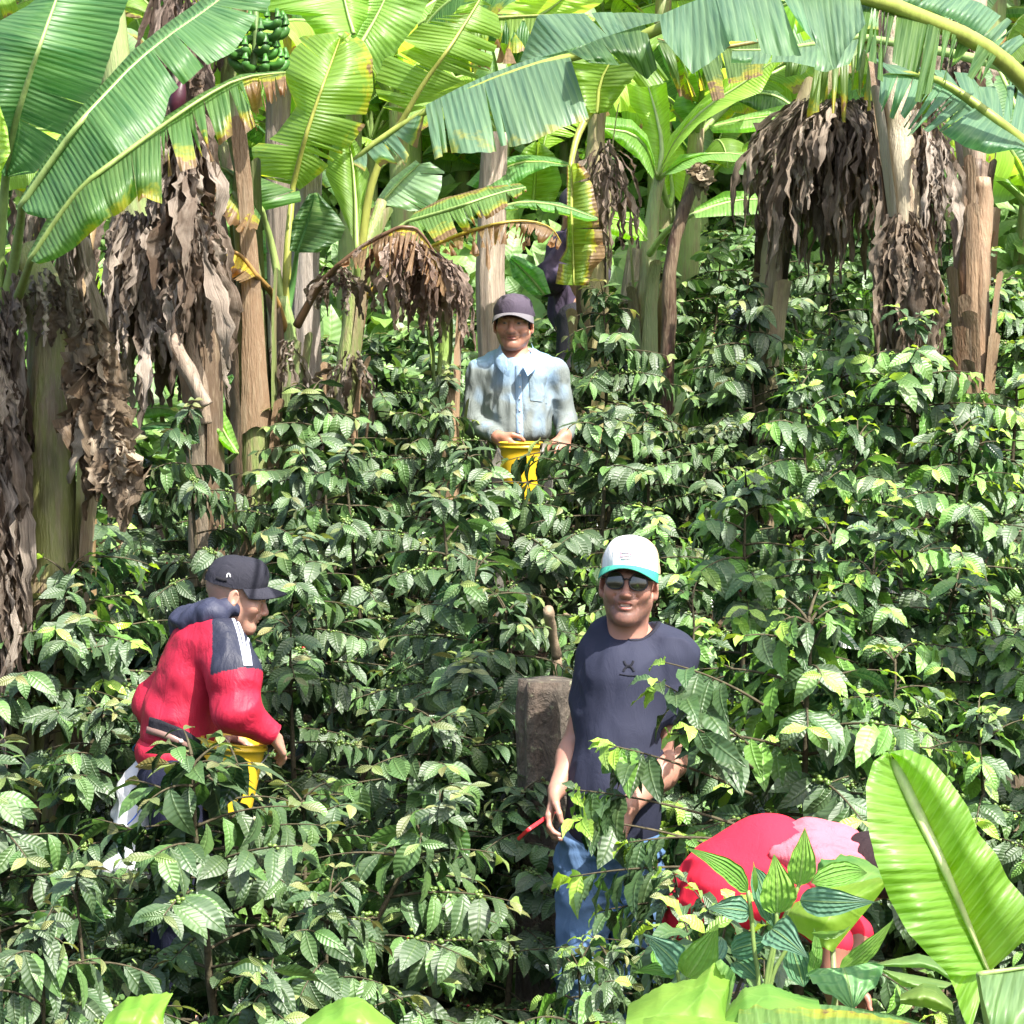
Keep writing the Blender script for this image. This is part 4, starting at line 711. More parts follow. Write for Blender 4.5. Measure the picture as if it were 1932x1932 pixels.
PROTO = [plant_proto(s, h, b) for s, h, b in ((1, 2.4, 1.0), (2, 2.8, 1.05), (3, 2.0, .9), (4, 1.2, .8), (8, 2.2, 1.0))]
def place_plant(pi, loc, rot, sc, label, group='banana plants further up the slope', lean=(0, 0)):
    o = root('banana_plant', loc, label, 'banana plant', group); o.rotation_euler = (lean[0], lean[1], rot); o.scale = (sc,)*3
    for nm, me, sub in PROTO[pi]:
        c = bpy.data.objects.new(nm, me); COL.objects.link(c); c.parent = o
        if sub is not None:
            d = bpy.data.objects.new('midrib', sub); COL.objects.link(d); d.parent = c
    return o
rng = np.random.default_rng(77); q = 0
far = 'one of the banana plants massed far up the slope behind the others'
for row, (y0, n, y1) in enumerate(((15.6, 7, .5), (17.6, 9, .6), (20, 10, .8), (23, 11, 1), (27, 12, 1.2), (32, 13, 1.5), (38, 14, 2), (45, 14, 2))):
    for i in range(n):
        x = ((i+.5)/n*2-1)*y0*.26+rng.normal(0, .25); y = y0+rng.uniform(-y1, y1)
        if row < 2 and abs(x-(-.1)) < 0: continue
        place_plant(int(rng.integers(0, 5)), (x, y, ground(x, y)-.1), rng.uniform(0, 6.28), rng.uniform(.85, 1.2), far, lean=(rng.normal(0, .06), rng.normal(0, .06))); q += 1
for i in range(70):
    y = rng.uniform(14.2, 24); x = rng.uniform(-1, 1)*y*.22
    if y < 17.5 and x > -2.2: y += 3.2
    place_plant(3, (x, y, ground(x, y)-.05), rng.uniform(0, 6.28), rng.uniform(.5, .95), 'one of the small banana suckers sprouting between the far trunks', 'banana suckers between the far trunks')
# named single leaves of young suckers
SK = root('banana_sucker', gbase(400, 840, 11.6), 'small banana sucker with a few arching leaves beside the leaning dry stalks', 'banana sucker', None)
add_leaf(SK, k(4, (1010, 640), (1020, 600), (900, 540), (780, 530), (650, 580)), 11.4, [dict(bot=k(4, (1000, 640), (1000, 605), (880, 575), (760, 590), (650, 582)), d1=11.3), dict(bot=k(4, (1020, 630), (1025, 560), (900, 515), (780, 520), (650, 570)), d1=11.5)], (.14, .34, .06), .008, None, [(395, 840, 11.6), (380, 820, 11.5), (367, 808, 11.4)], 60)
add_leaf(SK, k(4, (1010, 670), (900, 620), (760, 620), (650, 680)), 11.3, [dict(bot=k(4, (990, 680), (890, 640), (760, 650), (655, 690)), d1=11.2), dict(bot=k(4, (1010, 650), (900, 605), (780, 610), (655, 660)), d1=11.4)], (.05, .17, .07), .007, None, [(395, 840, 11.6), (385, 825, 11.5), (367, 819, 11.3)], 61)
add_leaf(SK, k(4, (1230, 770), (1160, 660), (1110, 540)), 11.2, [dict(bot=k(4, (1210, 770), (1110, 700), (1090, 600), (1100, 535)), d1=11.2), dict(bot=k(4, (1240, 740), (1200, 620), (1160, 550), (1115, 530)), d1=11.3)], (.17, .36, .05), .008, None, [(430, 870, 11.5), (447, 855, 11.3)], 62)
add_leaf(SK, k(4, (1080, 590), (1100, 480), (1140, 410), (1210, 370)), 11.6, [dict(bot=k(4, (1065, 590), (1075, 470), (1130, 390), (1205, 360)), d1=11.6), dict(bot=k(4, (1090, 600), (1160, 480), (1190, 430), (1215, 375)), d1=11.5)], GR, .008, None, [(410, 850, 11.7), (398, 810, 11.6)], 63)
# broad leaf with a pale rib right behind the dark cap
PL = root('banana_sucker', gbase(1030, 640, 13.6), 'broad green banana leaf with a pale rib slanting up behind the dark cap', 'banana sucker')
add_leaf(PL, k(2, (1070, 1530), (980, 1420), (890, 1340)), 13.4, [dict(bot=k(2, (1000, 1530), (900, 1440), (880, 1350)), d1=13.4), dict(bot=k(2, (1100, 1520), (1060, 1400), (960, 1340), (900, 1320)), d1=13.4)], (.10, .28, .08), .010, None, None, 64)
# ------------------------------------------------------------ posts and stump
def post(x0, y0, x1, y1, d, r, tint, label, name='tree_trunk', cat='tree trunk', top=True, seed=0):
    b = gbase(x0, y0, d); t = at(x1, y1, d); n = 50; P = np.linspace(b, t, n); P[:, 0] += .012*np.sin(np.linspace(0, 7, n)); V, Q, uv = tube(P, np.linspace(r*1.15, r, n), 28)
    th = np.arctan2(V[:, 1]-np.interp(V[:, 2], P[:, 2], P[:, 1]), V[:, 0]-np.interp(V[:, 2], P[:, 2], P[:, 0])); V[:, :2] += (.006*np.sin(th*9+V[:, 2]*1.5)+.008*vnoise(V, 5, seed))[:, None]*np.stack([np.cos(th), np.sin(th)], 1)
    o = root('bare_tree', b, label, 'tree', 'pale bare trees among the bananas'); mk('trunk', V, Q, M_POST, o, uv, np.tile(np.array(tint), (len(V), 1))); return o
post(585, 720, 580, 300, 12.4, .058, (.50, .44, .38), 'weathered grey tree trunk between the two green banana trunks')
post(930, 640, 932, 250, 12.9, .062, (.56, .45, .36), 'pale furrowed tree trunk directly behind the person in the light blue shirt', seed=3)
post(520, 500, 530, -40, 14.5, .06, (.3, .25, .2), 'dark tree trunk beside the bunch of green bananas', seed=4)
post(1165, 900, 1200, 470, 15, .05, (.4, .33, .27), 'thin tree trunk beside the yellowing hanging leaf', seed=5)
def stump():
    b = gbase(1030, 1500, 8.45); t = at(1030, 1282, 8.45); n = 30; P = np.linspace(b, t, n); V, Q, uv = tube(P, np.linspace(.095, .086, n), 36); th = np.arctan2(V[:, 1]-P[0, 1], V[:, 0]-P[0, 0]); V[:, :2] += (.010*np.sin(th*5+1)+.012*vnoise(V, 8, 2))[:, None]*np.stack([np.cos(th), np.sin(th)], 1)
    o = mk('tree_stump', V, Q, mat_bark_stump(), None, uv); setk(o, 'thick lichened tree stump just left of the person in the navy T-shirt', 'tree stump')
    V, Q, uv = tube(smooth_line(ats([(1050, 1240, 9.25), (1041, 1195, 9.2), (1034, 1150, 9.1)]), 12), .018, 10); V = V+.003*vnoise(V, 40, 1)[:, None]; b = gbase(1055, 1300, 9.3); V2, Q2, uv2 = tube(smooth_line(np.array([b, at(1058, 1400, 9.3), at(1050, 1238, 9.25)]), 12), .018, 10)
    o = Acc().add(V, Q, uv).add(V2, Q2, uv2).mk('cut_branch', mat_simple('cut_wood', (.36, .27, .18), .85, .5, 30, .006, .2)); setk(o, 'short cut-off branch stub poking up left of the sunglasses', 'branch')
stump()
# ------------------------------------------------------------ figures: rounded fields turned into one continuous surface
class Field:
    def __init__(s, lo, hi, h):
        s.h = h; s.lo = np.array(lo, float); s.n = np.ceil((np.array(hi)-s.lo)/h).astype(int)+1; s.f = np.full(tuple(s.n), .06, np.float32)
    def _box(s, lo, hi):
        a = np.clip(np.floor((lo-s.lo)/s.h).astype(int), 0, s.n); b = np.clip(np.ceil((hi-s.lo)/s.h).astype(int)+1, 0, s.n)
        if (b <= a).any(): return None
        ax = [s.lo[i]+np.arange(a[i], b[i])*s.h for i in range(3)]; sl = tuple(slice(a[i], b[i]) for i in range(3))
        return sl, ax[0][:, None, None], ax[1][None, :, None], ax[2][None, None, :]
    def _merge(s, sl, d, k, sub=False):
        g = s.f[sl]; d = d.astype(np.float32)
        if sub: d = -d; h = np.maximum(k-np.abs(g-d), 0)/k; s.f[sl] = np.maximum(g, d)+h*h*k*.25
        else:
            if k <= 0: s.f[sl] = np.minimum(g, d)
            else: h = np.maximum(k-np.abs(g-d), 0)/k; s.f[sl] = np.minimum(g, d)-h*h*k*.25
    def cap(s, a, b, ra, rb, k=.02, sub=False):
        a, b = np.array(a, float), np.array(b, float); m = max(ra, rb)+.075; B = s._box(np.minimum(a, b)-m, np.maximum(a, b)+m)
        if B is None: return s
        sl, X, Y, Z = B; ba = b-a; L2 = max((ba**2).sum(), 1e-9); t = np.clip(((X-a[0])*ba[0]+(Y-a[1])*ba[1]+(Z-a[2])*ba[2])/L2, 0, 1)
        d = np.sqrt((X-a[0]-ba[0]*t)**2+(Y-a[1]-ba[1]*t)**2+(Z-a[2]-ba[2]*t)**2)-(ra+(rb-ra)*t); s._merge(sl, d, k, sub); return s
    def chain(s, P, R, k=.02):
        for i in range(len(P)-1): s.cap(P[i], P[i+1], R[i], R[i+1], k)
        return s
    def ell(s, c, r, k=.02, sub=False, M=None):
        c = np.array(c, float); r = np.array(r, float); m = r.max()+.075; B = s._box(c-m, c+m)
        if B is None: return s
        sl, X, Y, Z = B; X, Y, Z = X-c[0], Y-c[1], Z-c[2]
        if M is not None: X, Y, Z = (M[0][i]*X+M[1][i]*Y+M[2][i]*Z for i in range(3))
        k0 = np.sqrt((X/r[0])**2+(Y/r[1])**2+(Z/r[2])**2); k1 = np.sqrt((X/r[0]**2)**2+(Y/r[1]**2)**2+(Z/r[2]**2)**2)+1e-9
        s._merge(sl, k0*(k0-1)/k1, k, sub); return s
    def mesh(s):
        f = s.f; n = f.shape; ins = f < 0; V = np.zeros((n[0]-1, n[1]-1, n[2]-1, 3), np.float32); cnt = np.zeros(V.shape[:3], np.float32)
        def sub(a, o): return a[o[0]:n[0]-1+o[0], o[1]:n[1]-1+o[1], o[2]:n[2]-1+o[2]]
        for ax in range(3):
            o1, o2 = [i for i in range(3) if i != ax]
            for p in (0, 1):
                for q in (0, 1):
                    A = [0, 0, 0]; A[o1] = p; A[o2] = q; Bo = list(A); Bo[ax] = 1; fa, fb = sub(f, A), sub(f, Bo); c = (fa < 0) != (fb < 0)
                    t = np.where(c, fa/(fa-fb+1e-12), 0); 
                    for i in range(3): V[..., i] += np.where(c, (t if i == ax else A[i]), 0)
                    cnt += c
        act = cnt > 0; idx = np.full(act.shape, -1); idx[act] = np.arange(act.sum()); I = np.argwhere(act); P = s.lo+(I+V[act]/cnt[act][:, None])*s.h; Q = []
        for ax in range(3):
            o1, o2 = [(1, 2), (2, 0), (0, 1)][ax]; sl0 = [slice(1, n[i]-1) for i in range(3)]; sl0[ax] = slice(0, n[ax]-1); sl1 = list(sl0); sl1[ax] = slice(1, n[ax]); a, b = ins[tuple(sl0)], ins[tuple(sl1)]; C = np.argwhere(a != b); fl = a[tuple(C.T)]
            off = np.array([1, 1, 1]); off[ax] = 0; C = C+off; q = []
            for (d1, d2) in ((1, 1), (0, 1), (0, 0), (1, 0)):
                D = C.copy(); D[:, o1] -= d1; D[:, o2] -= d2; q.append(idx[tuple(D.T)])
            q = np.stack(q, 1); q[~fl] = q[~fl][:, ::-1]; Q.append(q)
        return P.astype(float), np.vstack(Q)
def relax(V, Q, it=2, lam=.5):
    e = np.vstack([Q[:, [0, 1]], Q[:, [1, 2]], Q[:, [2, 3]], Q[:, [3, 0]]])
    for _ in range(it):
        A = np.zeros_like(V); c = np.zeros(len(V))
        for i in range(3): A[:, i] = np.bincount(e[:, 0], V[e[:, 1], i], len(V))+np.bincount(e[:, 1], V[e[:, 0], i], len(V))
        c = np.bincount(e[:, 0], None, len(V))+np.bincount(e[:, 1], None, len(V)); V = V+lam*(A/np.maximum(c, 1)[:, None]-V)
    return V
def normals(V, Q):
    n = np.cross(V[Q[:, 2]]-V[Q[:, 0]], V[Q[:, 3]]-V[Q[:, 1]]); N = np.zeros_like(V)
    for j in range(4):
        for i in range(3): N[:, i] += np.bincount(Q[:, j], n[:, i], len(V))
    return N/(np.linalg.norm(N, axis=1)[:, None]+1e-9)
def bvh(V, Q): return BVHTree.FromPolygons([tuple(v) for v in V], [tuple(int(i) for i in q) for q in Q])
def hit(B, px, py, near=True):
    o = np.array([0, 0, CAMZ]); d = at(px, py, 10)-o; d /= np.linalg.norm(d); r = B.ray_cast(Vector(o), Vector(d)); return (np.array(r[0]), np.array(r[1])) if r[0] is not None else None
def ribbon(B, pts, wd, off=.003, n=30, nw=3, thick=None):
    """a band of cloth lying on a surface, following the line where it is seen"""
    P = smooth_line(np.array(pts, float), n); H = [hit(B, *p) for p in P]; H = [h for h in H if h is not None]
    C = np.array([h[0] for h in H]); N = np.array([h[1] for h in H]); 
    N[(N*(C-[0, 0, CAMZ])).sum(1) > 0] *= -1
    for _ in range(2): C[1:-1] = (C[:-2]+C[1:-1]*2+C[2:])/4
    T = np.gradient(C, axis=0); Sd = np.cross(T, N); Sd /= np.linalg.norm(Sd, axis=1)[:, None]; vs = np.linspace(-.5, .5, nw); W = np.interp(np.linspace(0, 1, len(C)), np.linspace(0, 1, len(wd)), wd) if hasattr(wd, '__len__') else np.full(len(C), wd)
    X = C[:, None]+Sd[:, None]*(vs[None, :, None]*W[:, None, None])
    Y = X.reshape(-1, 3).copy(); NN = np.repeat(N, nw, 0)
    for i in range(len(Y)):
        r = B.find_nearest(Vector(Y[i]), .05)
        if r[0] is not None: Y[i] = np.array(r[0])
    up = Y+NN*off; lo = Y+NN*(off*.1); m = len(C)
    # closed strip: top plus thin rim
    X4 = np.concatenate([lo.reshape(m, nw, 3)[:, :1], up.reshape(m, nw, 3), lo.reshape(m, nw, 3)[:, -1:]], 1); return X4.reshape(-1, 3), grid_q(m, nw+2), None
def Rm(yaw=0, pitch=0, roll=0):
    """face looks along -Y; yaw turns it left/right about the vertical, pitch > 0 looks down"""
    return np.array((Matrix.Rotation(yaw, 3, 'Z') @ Matrix.Rotation(pitch, 3, 'X') @ Matrix.Rotation(roll, 3, 'Y')))
SKINC = np.array((.50, .27, .19))
def head_mesh(skin, lips, stubble, hair, brow=(.02, .013, .01), mouth_open=0.0, squint=.6, wide=1.0, neck=.055, h=.0032, jaw=1.0, hairline=.055, teeth=False, nose=1.0, neckoff=(0, .035, -.21)):
    f = Field((-.12, -.15, -.26), (.12, .15, .15), h); w_ = wide
    f.ell((0, .018, .03), (.074*w_, .094, .088), .01).ell((0, -.028, -.030), (.061*w_, .060, .078), .025)
    for s in (-1, 1):
        f.cap((s*.050*w_*jaw, .005, -.055), (s*.016, -.066, -.094), .017, .017, .025); f.ell((s*.041*w_, -.058, -.022), (.024, .022, .022), .03)
        f.ell((s*.030, -.108, .000), (.022, .022, .0135), .016, True); f.cap((s*.012, -.087, .0185), (s*.046, -.073, .019), .0095, .008, .014)
        f.ell((s*.0315, -.0755, .000), (.0135, .0125, .0125), .003)
        f.cap((s*.018, -.0835, .0055+.001*squint), (s*.044, -.075, .004), .0048, .0045, .004); f.cap((s*.018, -.0825, -.0068), (s*.044, -.075, -.005), .0042, .004, .005)
        f.ell((s*.0115*nose, -.100, -.0355), (.0075, .009, .0065), .008); f.ell((s*.0062, -.1055, -.0405), (.0032, .004, .003), .003, True)
        M = Rm(s*.35); f.ell((s*(.0775*w_+.003), .014, -.008), (.007, .019, .032), .008, M=M); f.ell((s*(.0775*w_+.008), .008, -.004), (.004, .009, .017), .004, True, M=M); f.ell((s*(.0775*w_+.002), .008, -.036), (.006, .008, .009), .008)
        f.cap((s*.030, -.080, -.040), (s*.034, -.073, -.066), .004, .003, .012, True)
    f.cap((0, -.084, .012), (0, -.108*(.96+.04*nose), -.030), .0075, .0105*nose, .012); f.ell((0, -.107, -.0335), (.0105, .010, .0085), .008)
    f.ell((0, -.078, -.055), (.028, .017, .018), .02)
    mo = mouth_open; f.cap((-.021, -.0845, -.0585), (0, -.0945, -.0545), .0032, .0050, .006); f.cap((.021, -.0845, -.0585), (0, -.0945, -.0545), .0032, .0050, .006)
    f.cap((-.017, -.0845, -.0655-mo), (.017, -.0845, -.0655-mo), .0048, .0048, .006); f.ell((0, -.0905, -.0665-mo), (.014, .006, .0055), .006)
    f.ell((0, -.094, -.0612-mo*.5), (.021, .013, .0012+mo*.75), .0025, True); f.ell((0, -.084, -.079-mo), (.018, .008, .004), .01, True)
    if teeth: f.ell((0, -.0835, -.0598), (.014, .006, .0042), 0)
    f.ell((0, -.074, -.096-mo), (.020, .016, .014), .02); f.ell((0, -.04, -.098), (.035, .035, .014), .03)
    no = np.array(neckoff); f.cap((0, .022, -.05), no, neck, neck*1.05, .035)
    for s in (-1, 1): f.cap((s*.052, .03, -.05), (s*.018, no[1]-neck*.8, no[2]+.03), .008, .009, .03)
    V, Q = f.mesh(); V = relax(V, Q, 1, .3); x, y, z = V.T; T = np.tile(np.array(skin, float), (len(V), 1))
    def blend(c, m): T[:] = T*(1-m[:, None])+np.array(c)*m[:, None]
    g = lambda cx, cy, cz, a, b, c_: np.clip(1.6-1.6*np.sqrt(((np.abs(x)-cx)/a)**2+((y-cy)/b)**2+((z-cz)/c_)**2)+0, 0, 1)
    nz = vnoise(V, 260, 1)*.5+.5
    blend(np.array(skin)*(1.05, .72, .70), .35*g(0, -.105, -.03, .018, .03, .018)); blend(np.array(skin)*(1.05, .76, .74), .35*g(.045, -.06, -.03, .025, .04, .022)); 
    st = np.clip((-z-.036)/.02, 0, 1)*np.clip((-y+.010)/.02, 0, 1)*np.clip((z+.128)/.02, 0, 1)*(.65+.35*nz); st *= 1-np.clip(1-np.abs(x)/.02, 0, 1)*.0
    blend(stubble, st*.8); blend(stubble, .8*g(0, -.09, -.049, .026, .03, .0055)); blend(stubble, .7*g(0, -.085, -.082, .014, .03, .009))
    blend(lips, np.clip(1.8*g(0, -.088, -.0565, .023, .02, .0062)+1.8*g(0, -.088, -.0665-mo, .020, .02, .0068), 0, 1))
    inner = (np.abs(x) < .020) & (y > -.0885) & (y < -.07) & (np.abs(z+.0612+mo*.5) < .0022+mo*.6); T[inner] = (.05, .012, .01) if not teeth else (.08, .02, .02)
    if teeth: T[(np.abs(x) < .0135) & (y < -.082) & (y > -.0905) & (z < -.0585) & (z > -.0585-mo*1.2-.0015)] = (.55, .50, .42)
    eye = ((np.abs(x)-.0315)**2+(z+.0005)**2/.30 < .0095**2) & (y < -.078); T[eye] = (.20, .17, .15); T[((np.abs(x)-.0315)**2+(z)**2 < .0046**2) & (y < -.078)] = (.015, .008, .005)
    blend((.03, .015, .01), .8*np.clip(1-np.abs(z-.0052)/.0022, 0, 1)*(np.abs(np.abs(x)-.031) < .013)*(y < -.07))
    blend(brow, np.clip(1.3-1.3*np.sqrt(((np.abs(x)-.032)/.018)**2+((z-.0185-.10*(.03-np.abs(np.abs(x)-.03)))/.0052)**2), 0, 1)*(y < -.06)*(.7+.3*nz))
    hr = np.clip((z-(hairline-1.05*np.clip(y+.045, 0, .2))+.012*0)/.012, 0, 1)*np.clip((y+.035)/.01, 0, 1); hr = np.maximum(hr, np.clip((z-.07)/.01, 0, 1)); hr *= (np.abs(x) < .0775*w_+.001)|(z > .035)|(y > .035)
    low = np.clip((z+.085)/.02, 0, 1)*np.clip((y-.04)/.02, 0, 1); hr = np.maximum(hr*np.clip((z+.05)/.03, 0, 1), low); blend(hair, hr*(.75+.25*nz))
    # sideburn
    blend(hair, .8*np.clip((z+.022)/.01, 0, 1)*np.clip(1-np.abs(y+.012)/.016, 0, 1)*(np.abs(x) > .055*w_)*(np.abs(x) < .0765*w_))
    return V, Q, T
def hair_shell(w_, thick, zcut):
    f = Field((-.12, -.15, -.16), (.12, .15, .15), .004); f.ell((0, .022, .022), (.077*w_+thick, .094+thick, .090), .01); f.ell((0, -.115, -.03), (.2, .10, .10), .01, True)
    for s in (-1, 1): f.ell((s*.088, .008, -.012), (.02, .022, .034), .01, True)
    V, Q = f.mesh(); V = V+np.clip(vnoise(V, 90, 2), -1, 1)[:, None]*.0018; m = V[:, 2] > zcut; q = Q[m[Q].all(1)]; return V, q
def cap_parts(person, R, c, crown, side, brim, btn=None, w_=1.0, tilt=0.0, under=None, mat=None, brimlen=.072, tall=.098, grime=0, sc=1.0):
    """cap: domed crown and a curved peak"""
    m = mat or MCLOTH; zb = .040; nu, nv = 22, 48; U = np.linspace(0, 1, nu)[:, None]; th = np.linspace(0, 2*math.pi, nv, endpoint=False)[None]
    r = np.cos(U*math.pi/2)**.72; zz = zb+tall*.92*np.sin(U*math.pi/2)**.95-.012*(1-U)*(np.cos(th-math.pi/2) > 0)*0; rx, ry = .0845*w_, .106
    front = np.clip(-np.sin(th), 0, 1); X = rx*r*np.cos(th); Y = .012+ry*r*np.sin(th)-.006*front*np.sin(U*3.14); Z = zz+.012*front*np.sin(U*math.pi)-.016*(1-front)*(1-U)**2
    pan = .0009*np.cos(th*6*1)*np.sin(U*3.14); X = X*(1+pan*8); V = np.stack([X+0*Z, Y+0*Z, Z+0*X], -1).reshape(-1, 3); uu = np.repeat(U.ravel(), nv); tt = np.tile(th.ravel(), nu)
    isf = (np.sin(tt) < -.30); T = np.where(isf[:, None], np.array(crown)[None], np.array(side)[None]); V = V+.0028*vnoise(V, 32, 3)[:, None]
    M = R
    def W(V): return V*sc@M.T+c
    cp = mk('cap', W(V), grid_q(nu, nv, True), m, person, None, T)
    # solid band inside edge
    n1 = 33; a = np.linspace(math.radians(-168), math.radians(-12), n1); vs = np.linspace(0, 1, 8); Ri = np.stack([rx*1.0*np.cos(a), .012+ry*np.sin(a)], 1); fr = np.clip(-np.sin(a), 0, 1)
    ext = brimlen*np.clip(fr, 0, 1)**.62; P = []
    for sidez, dz in ((0, 0), (1, -.0035)):
        for v in vs:
            xx = Ri[:, 0]*(1+.06*v*(1-fr)); yy = Ri[:, 1]-ext*v; zz_ = zb+.008-.012*(1-fr)+dz-.10*ext*v-(np.abs(Ri[:, 0])/.085)**2*.034*(.25+.75*v)
            P.append(np.stack([xx, yy, zz_], 1))
    P = np.array(P); V = np.concatenate([P[:8], P[8:][::-1]], 0).reshape(-1, 3); tt = np.tile(np.array(brim, float), (len(V), 1))
    if under is not None: tt[len(V)//2:] = under
    mk('brim', W(V), grid_q(16, n1), m, cp, None, tt)
    b = Acc(); b.add(*((BV*np.array([.006, .006, .004])+np.array([0, .010, zb+tall*.92])), BQ), None, side); V = W(b.V[0]); mk('button', V, BQ, m, cp, None, b.T[0])
    return cp
def letter_strips(acc, B, strokes, wd, tint, off=.002):
    for s in strokes:
        try: V, Q, _ = ribbon(B, s, wd, off, n=max(4, len(s)*4)); acc.add(V, Q, None, tint)
        except Exception as e: print('stroke skipped', e)
MCLOTH = mat_cloth('cotton', .85, 700, .25, .014); MNYLON = mat_cloth('windbreaker', .58, 400, .15, .010, .35); MDENIM = mat_cloth('denim', .85, 500, .45, .008); MSKIN = mat_skin(); MTEE = mat_cloth('jersey', .8, 900, .10, .005)
M_PLAST = mat_simple('plastic', None, .35, .12, 8, .0008, .5, tint=True); M_BLACK = mat_simple('black_plastic', (.012, .012, .014), .3, .2, 20, 0, .5)
def hand(f, wrist, palm, tips_dir, curl, side, n_up, scale=1.0, spread=.35):
    """palm and five separate fingers; tips_dir = pointing direction, side = towards the thumb, curl bends the fingers towards -n_up"""
    d = np.array(tips_dir, float); d /= np.linalg.norm(d); s = np.array(side, float); s -= d*(s@d); s /= np.linalg.norm(s); n = np.array(n_up, float); n -= d*(n@d)+s*(n@s); n /= np.linalg.norm(n); w_ = np.array(wrist, float); c = scale
    for t in (-.030, -.010, .010, .030): f.cap(w_+s*t*.5*c, w_+d*.085*c+s*t*c, .0135*c, .0115*c, .014)
    for i, (t, L) in enumerate(((.031, .068), (.010, .078), (-.011, .072), (-.031, .056))):
        p = w_+d*.088*c+s*t*c; a = 0; dd = d+s*(t*spread*6)*.12; dd /= np.linalg.norm(dd); r = .0092*c
        for j, fr in enumerate((.45, .32, .25)):
            a += curl[j] if hasattr(curl, '__len__') else curl; q = p+(dd*math.cos(a)-n*math.sin(a))*L*fr*c; f.cap(p, q, r, r*.93, .006); p = q; r *= .92
    p = w_+d*.02*c+s*.022*c; q = w_+d*.052*c+s*.052*c-n*.012*c; r_ = w_+d*.080*c+s*.060*c-n*.030*c; f.cap(p, q, .015*c, .0115*c, .014); f.cap(q, r_, .0105*c, .009*c, .006); f.cap(r_, r_+d*.020*c-s*.006*c-n*.012*c, .009*c, .008*c, .004)
def join(*parts):
    V = []; Q = []; T = []; n = 0
    for v, q, t in parts: V.append(v); Q.append(q+n); T.append(t if np.ndim(t) == 2 else np.tile(np.array(t, float), (len(v), 1))); n += len(v)
    return np.vstack(V), np.vstack(Q), np.vstack(T)
def wrinkle(V, Q, amp, freq, seed, stretch=(1, 1, .5)):
    amp *= 1.7; freq *= 1.2
    N = normals(V, Q); P = V*np.array(stretch); w1 = vnoise(P+.04*vnoise(P, freq*.6, seed+1)[:, None], freq, seed); w2 = vnoise(P, freq*2.3, seed+5); r = 1-2*np.abs(w1); return V+N*(amp*((r-.25)*.75+w2*.35))[:, None]
def bounds(P, m): P = np.array(P); return P.min(0)-m, P.max(0)+m
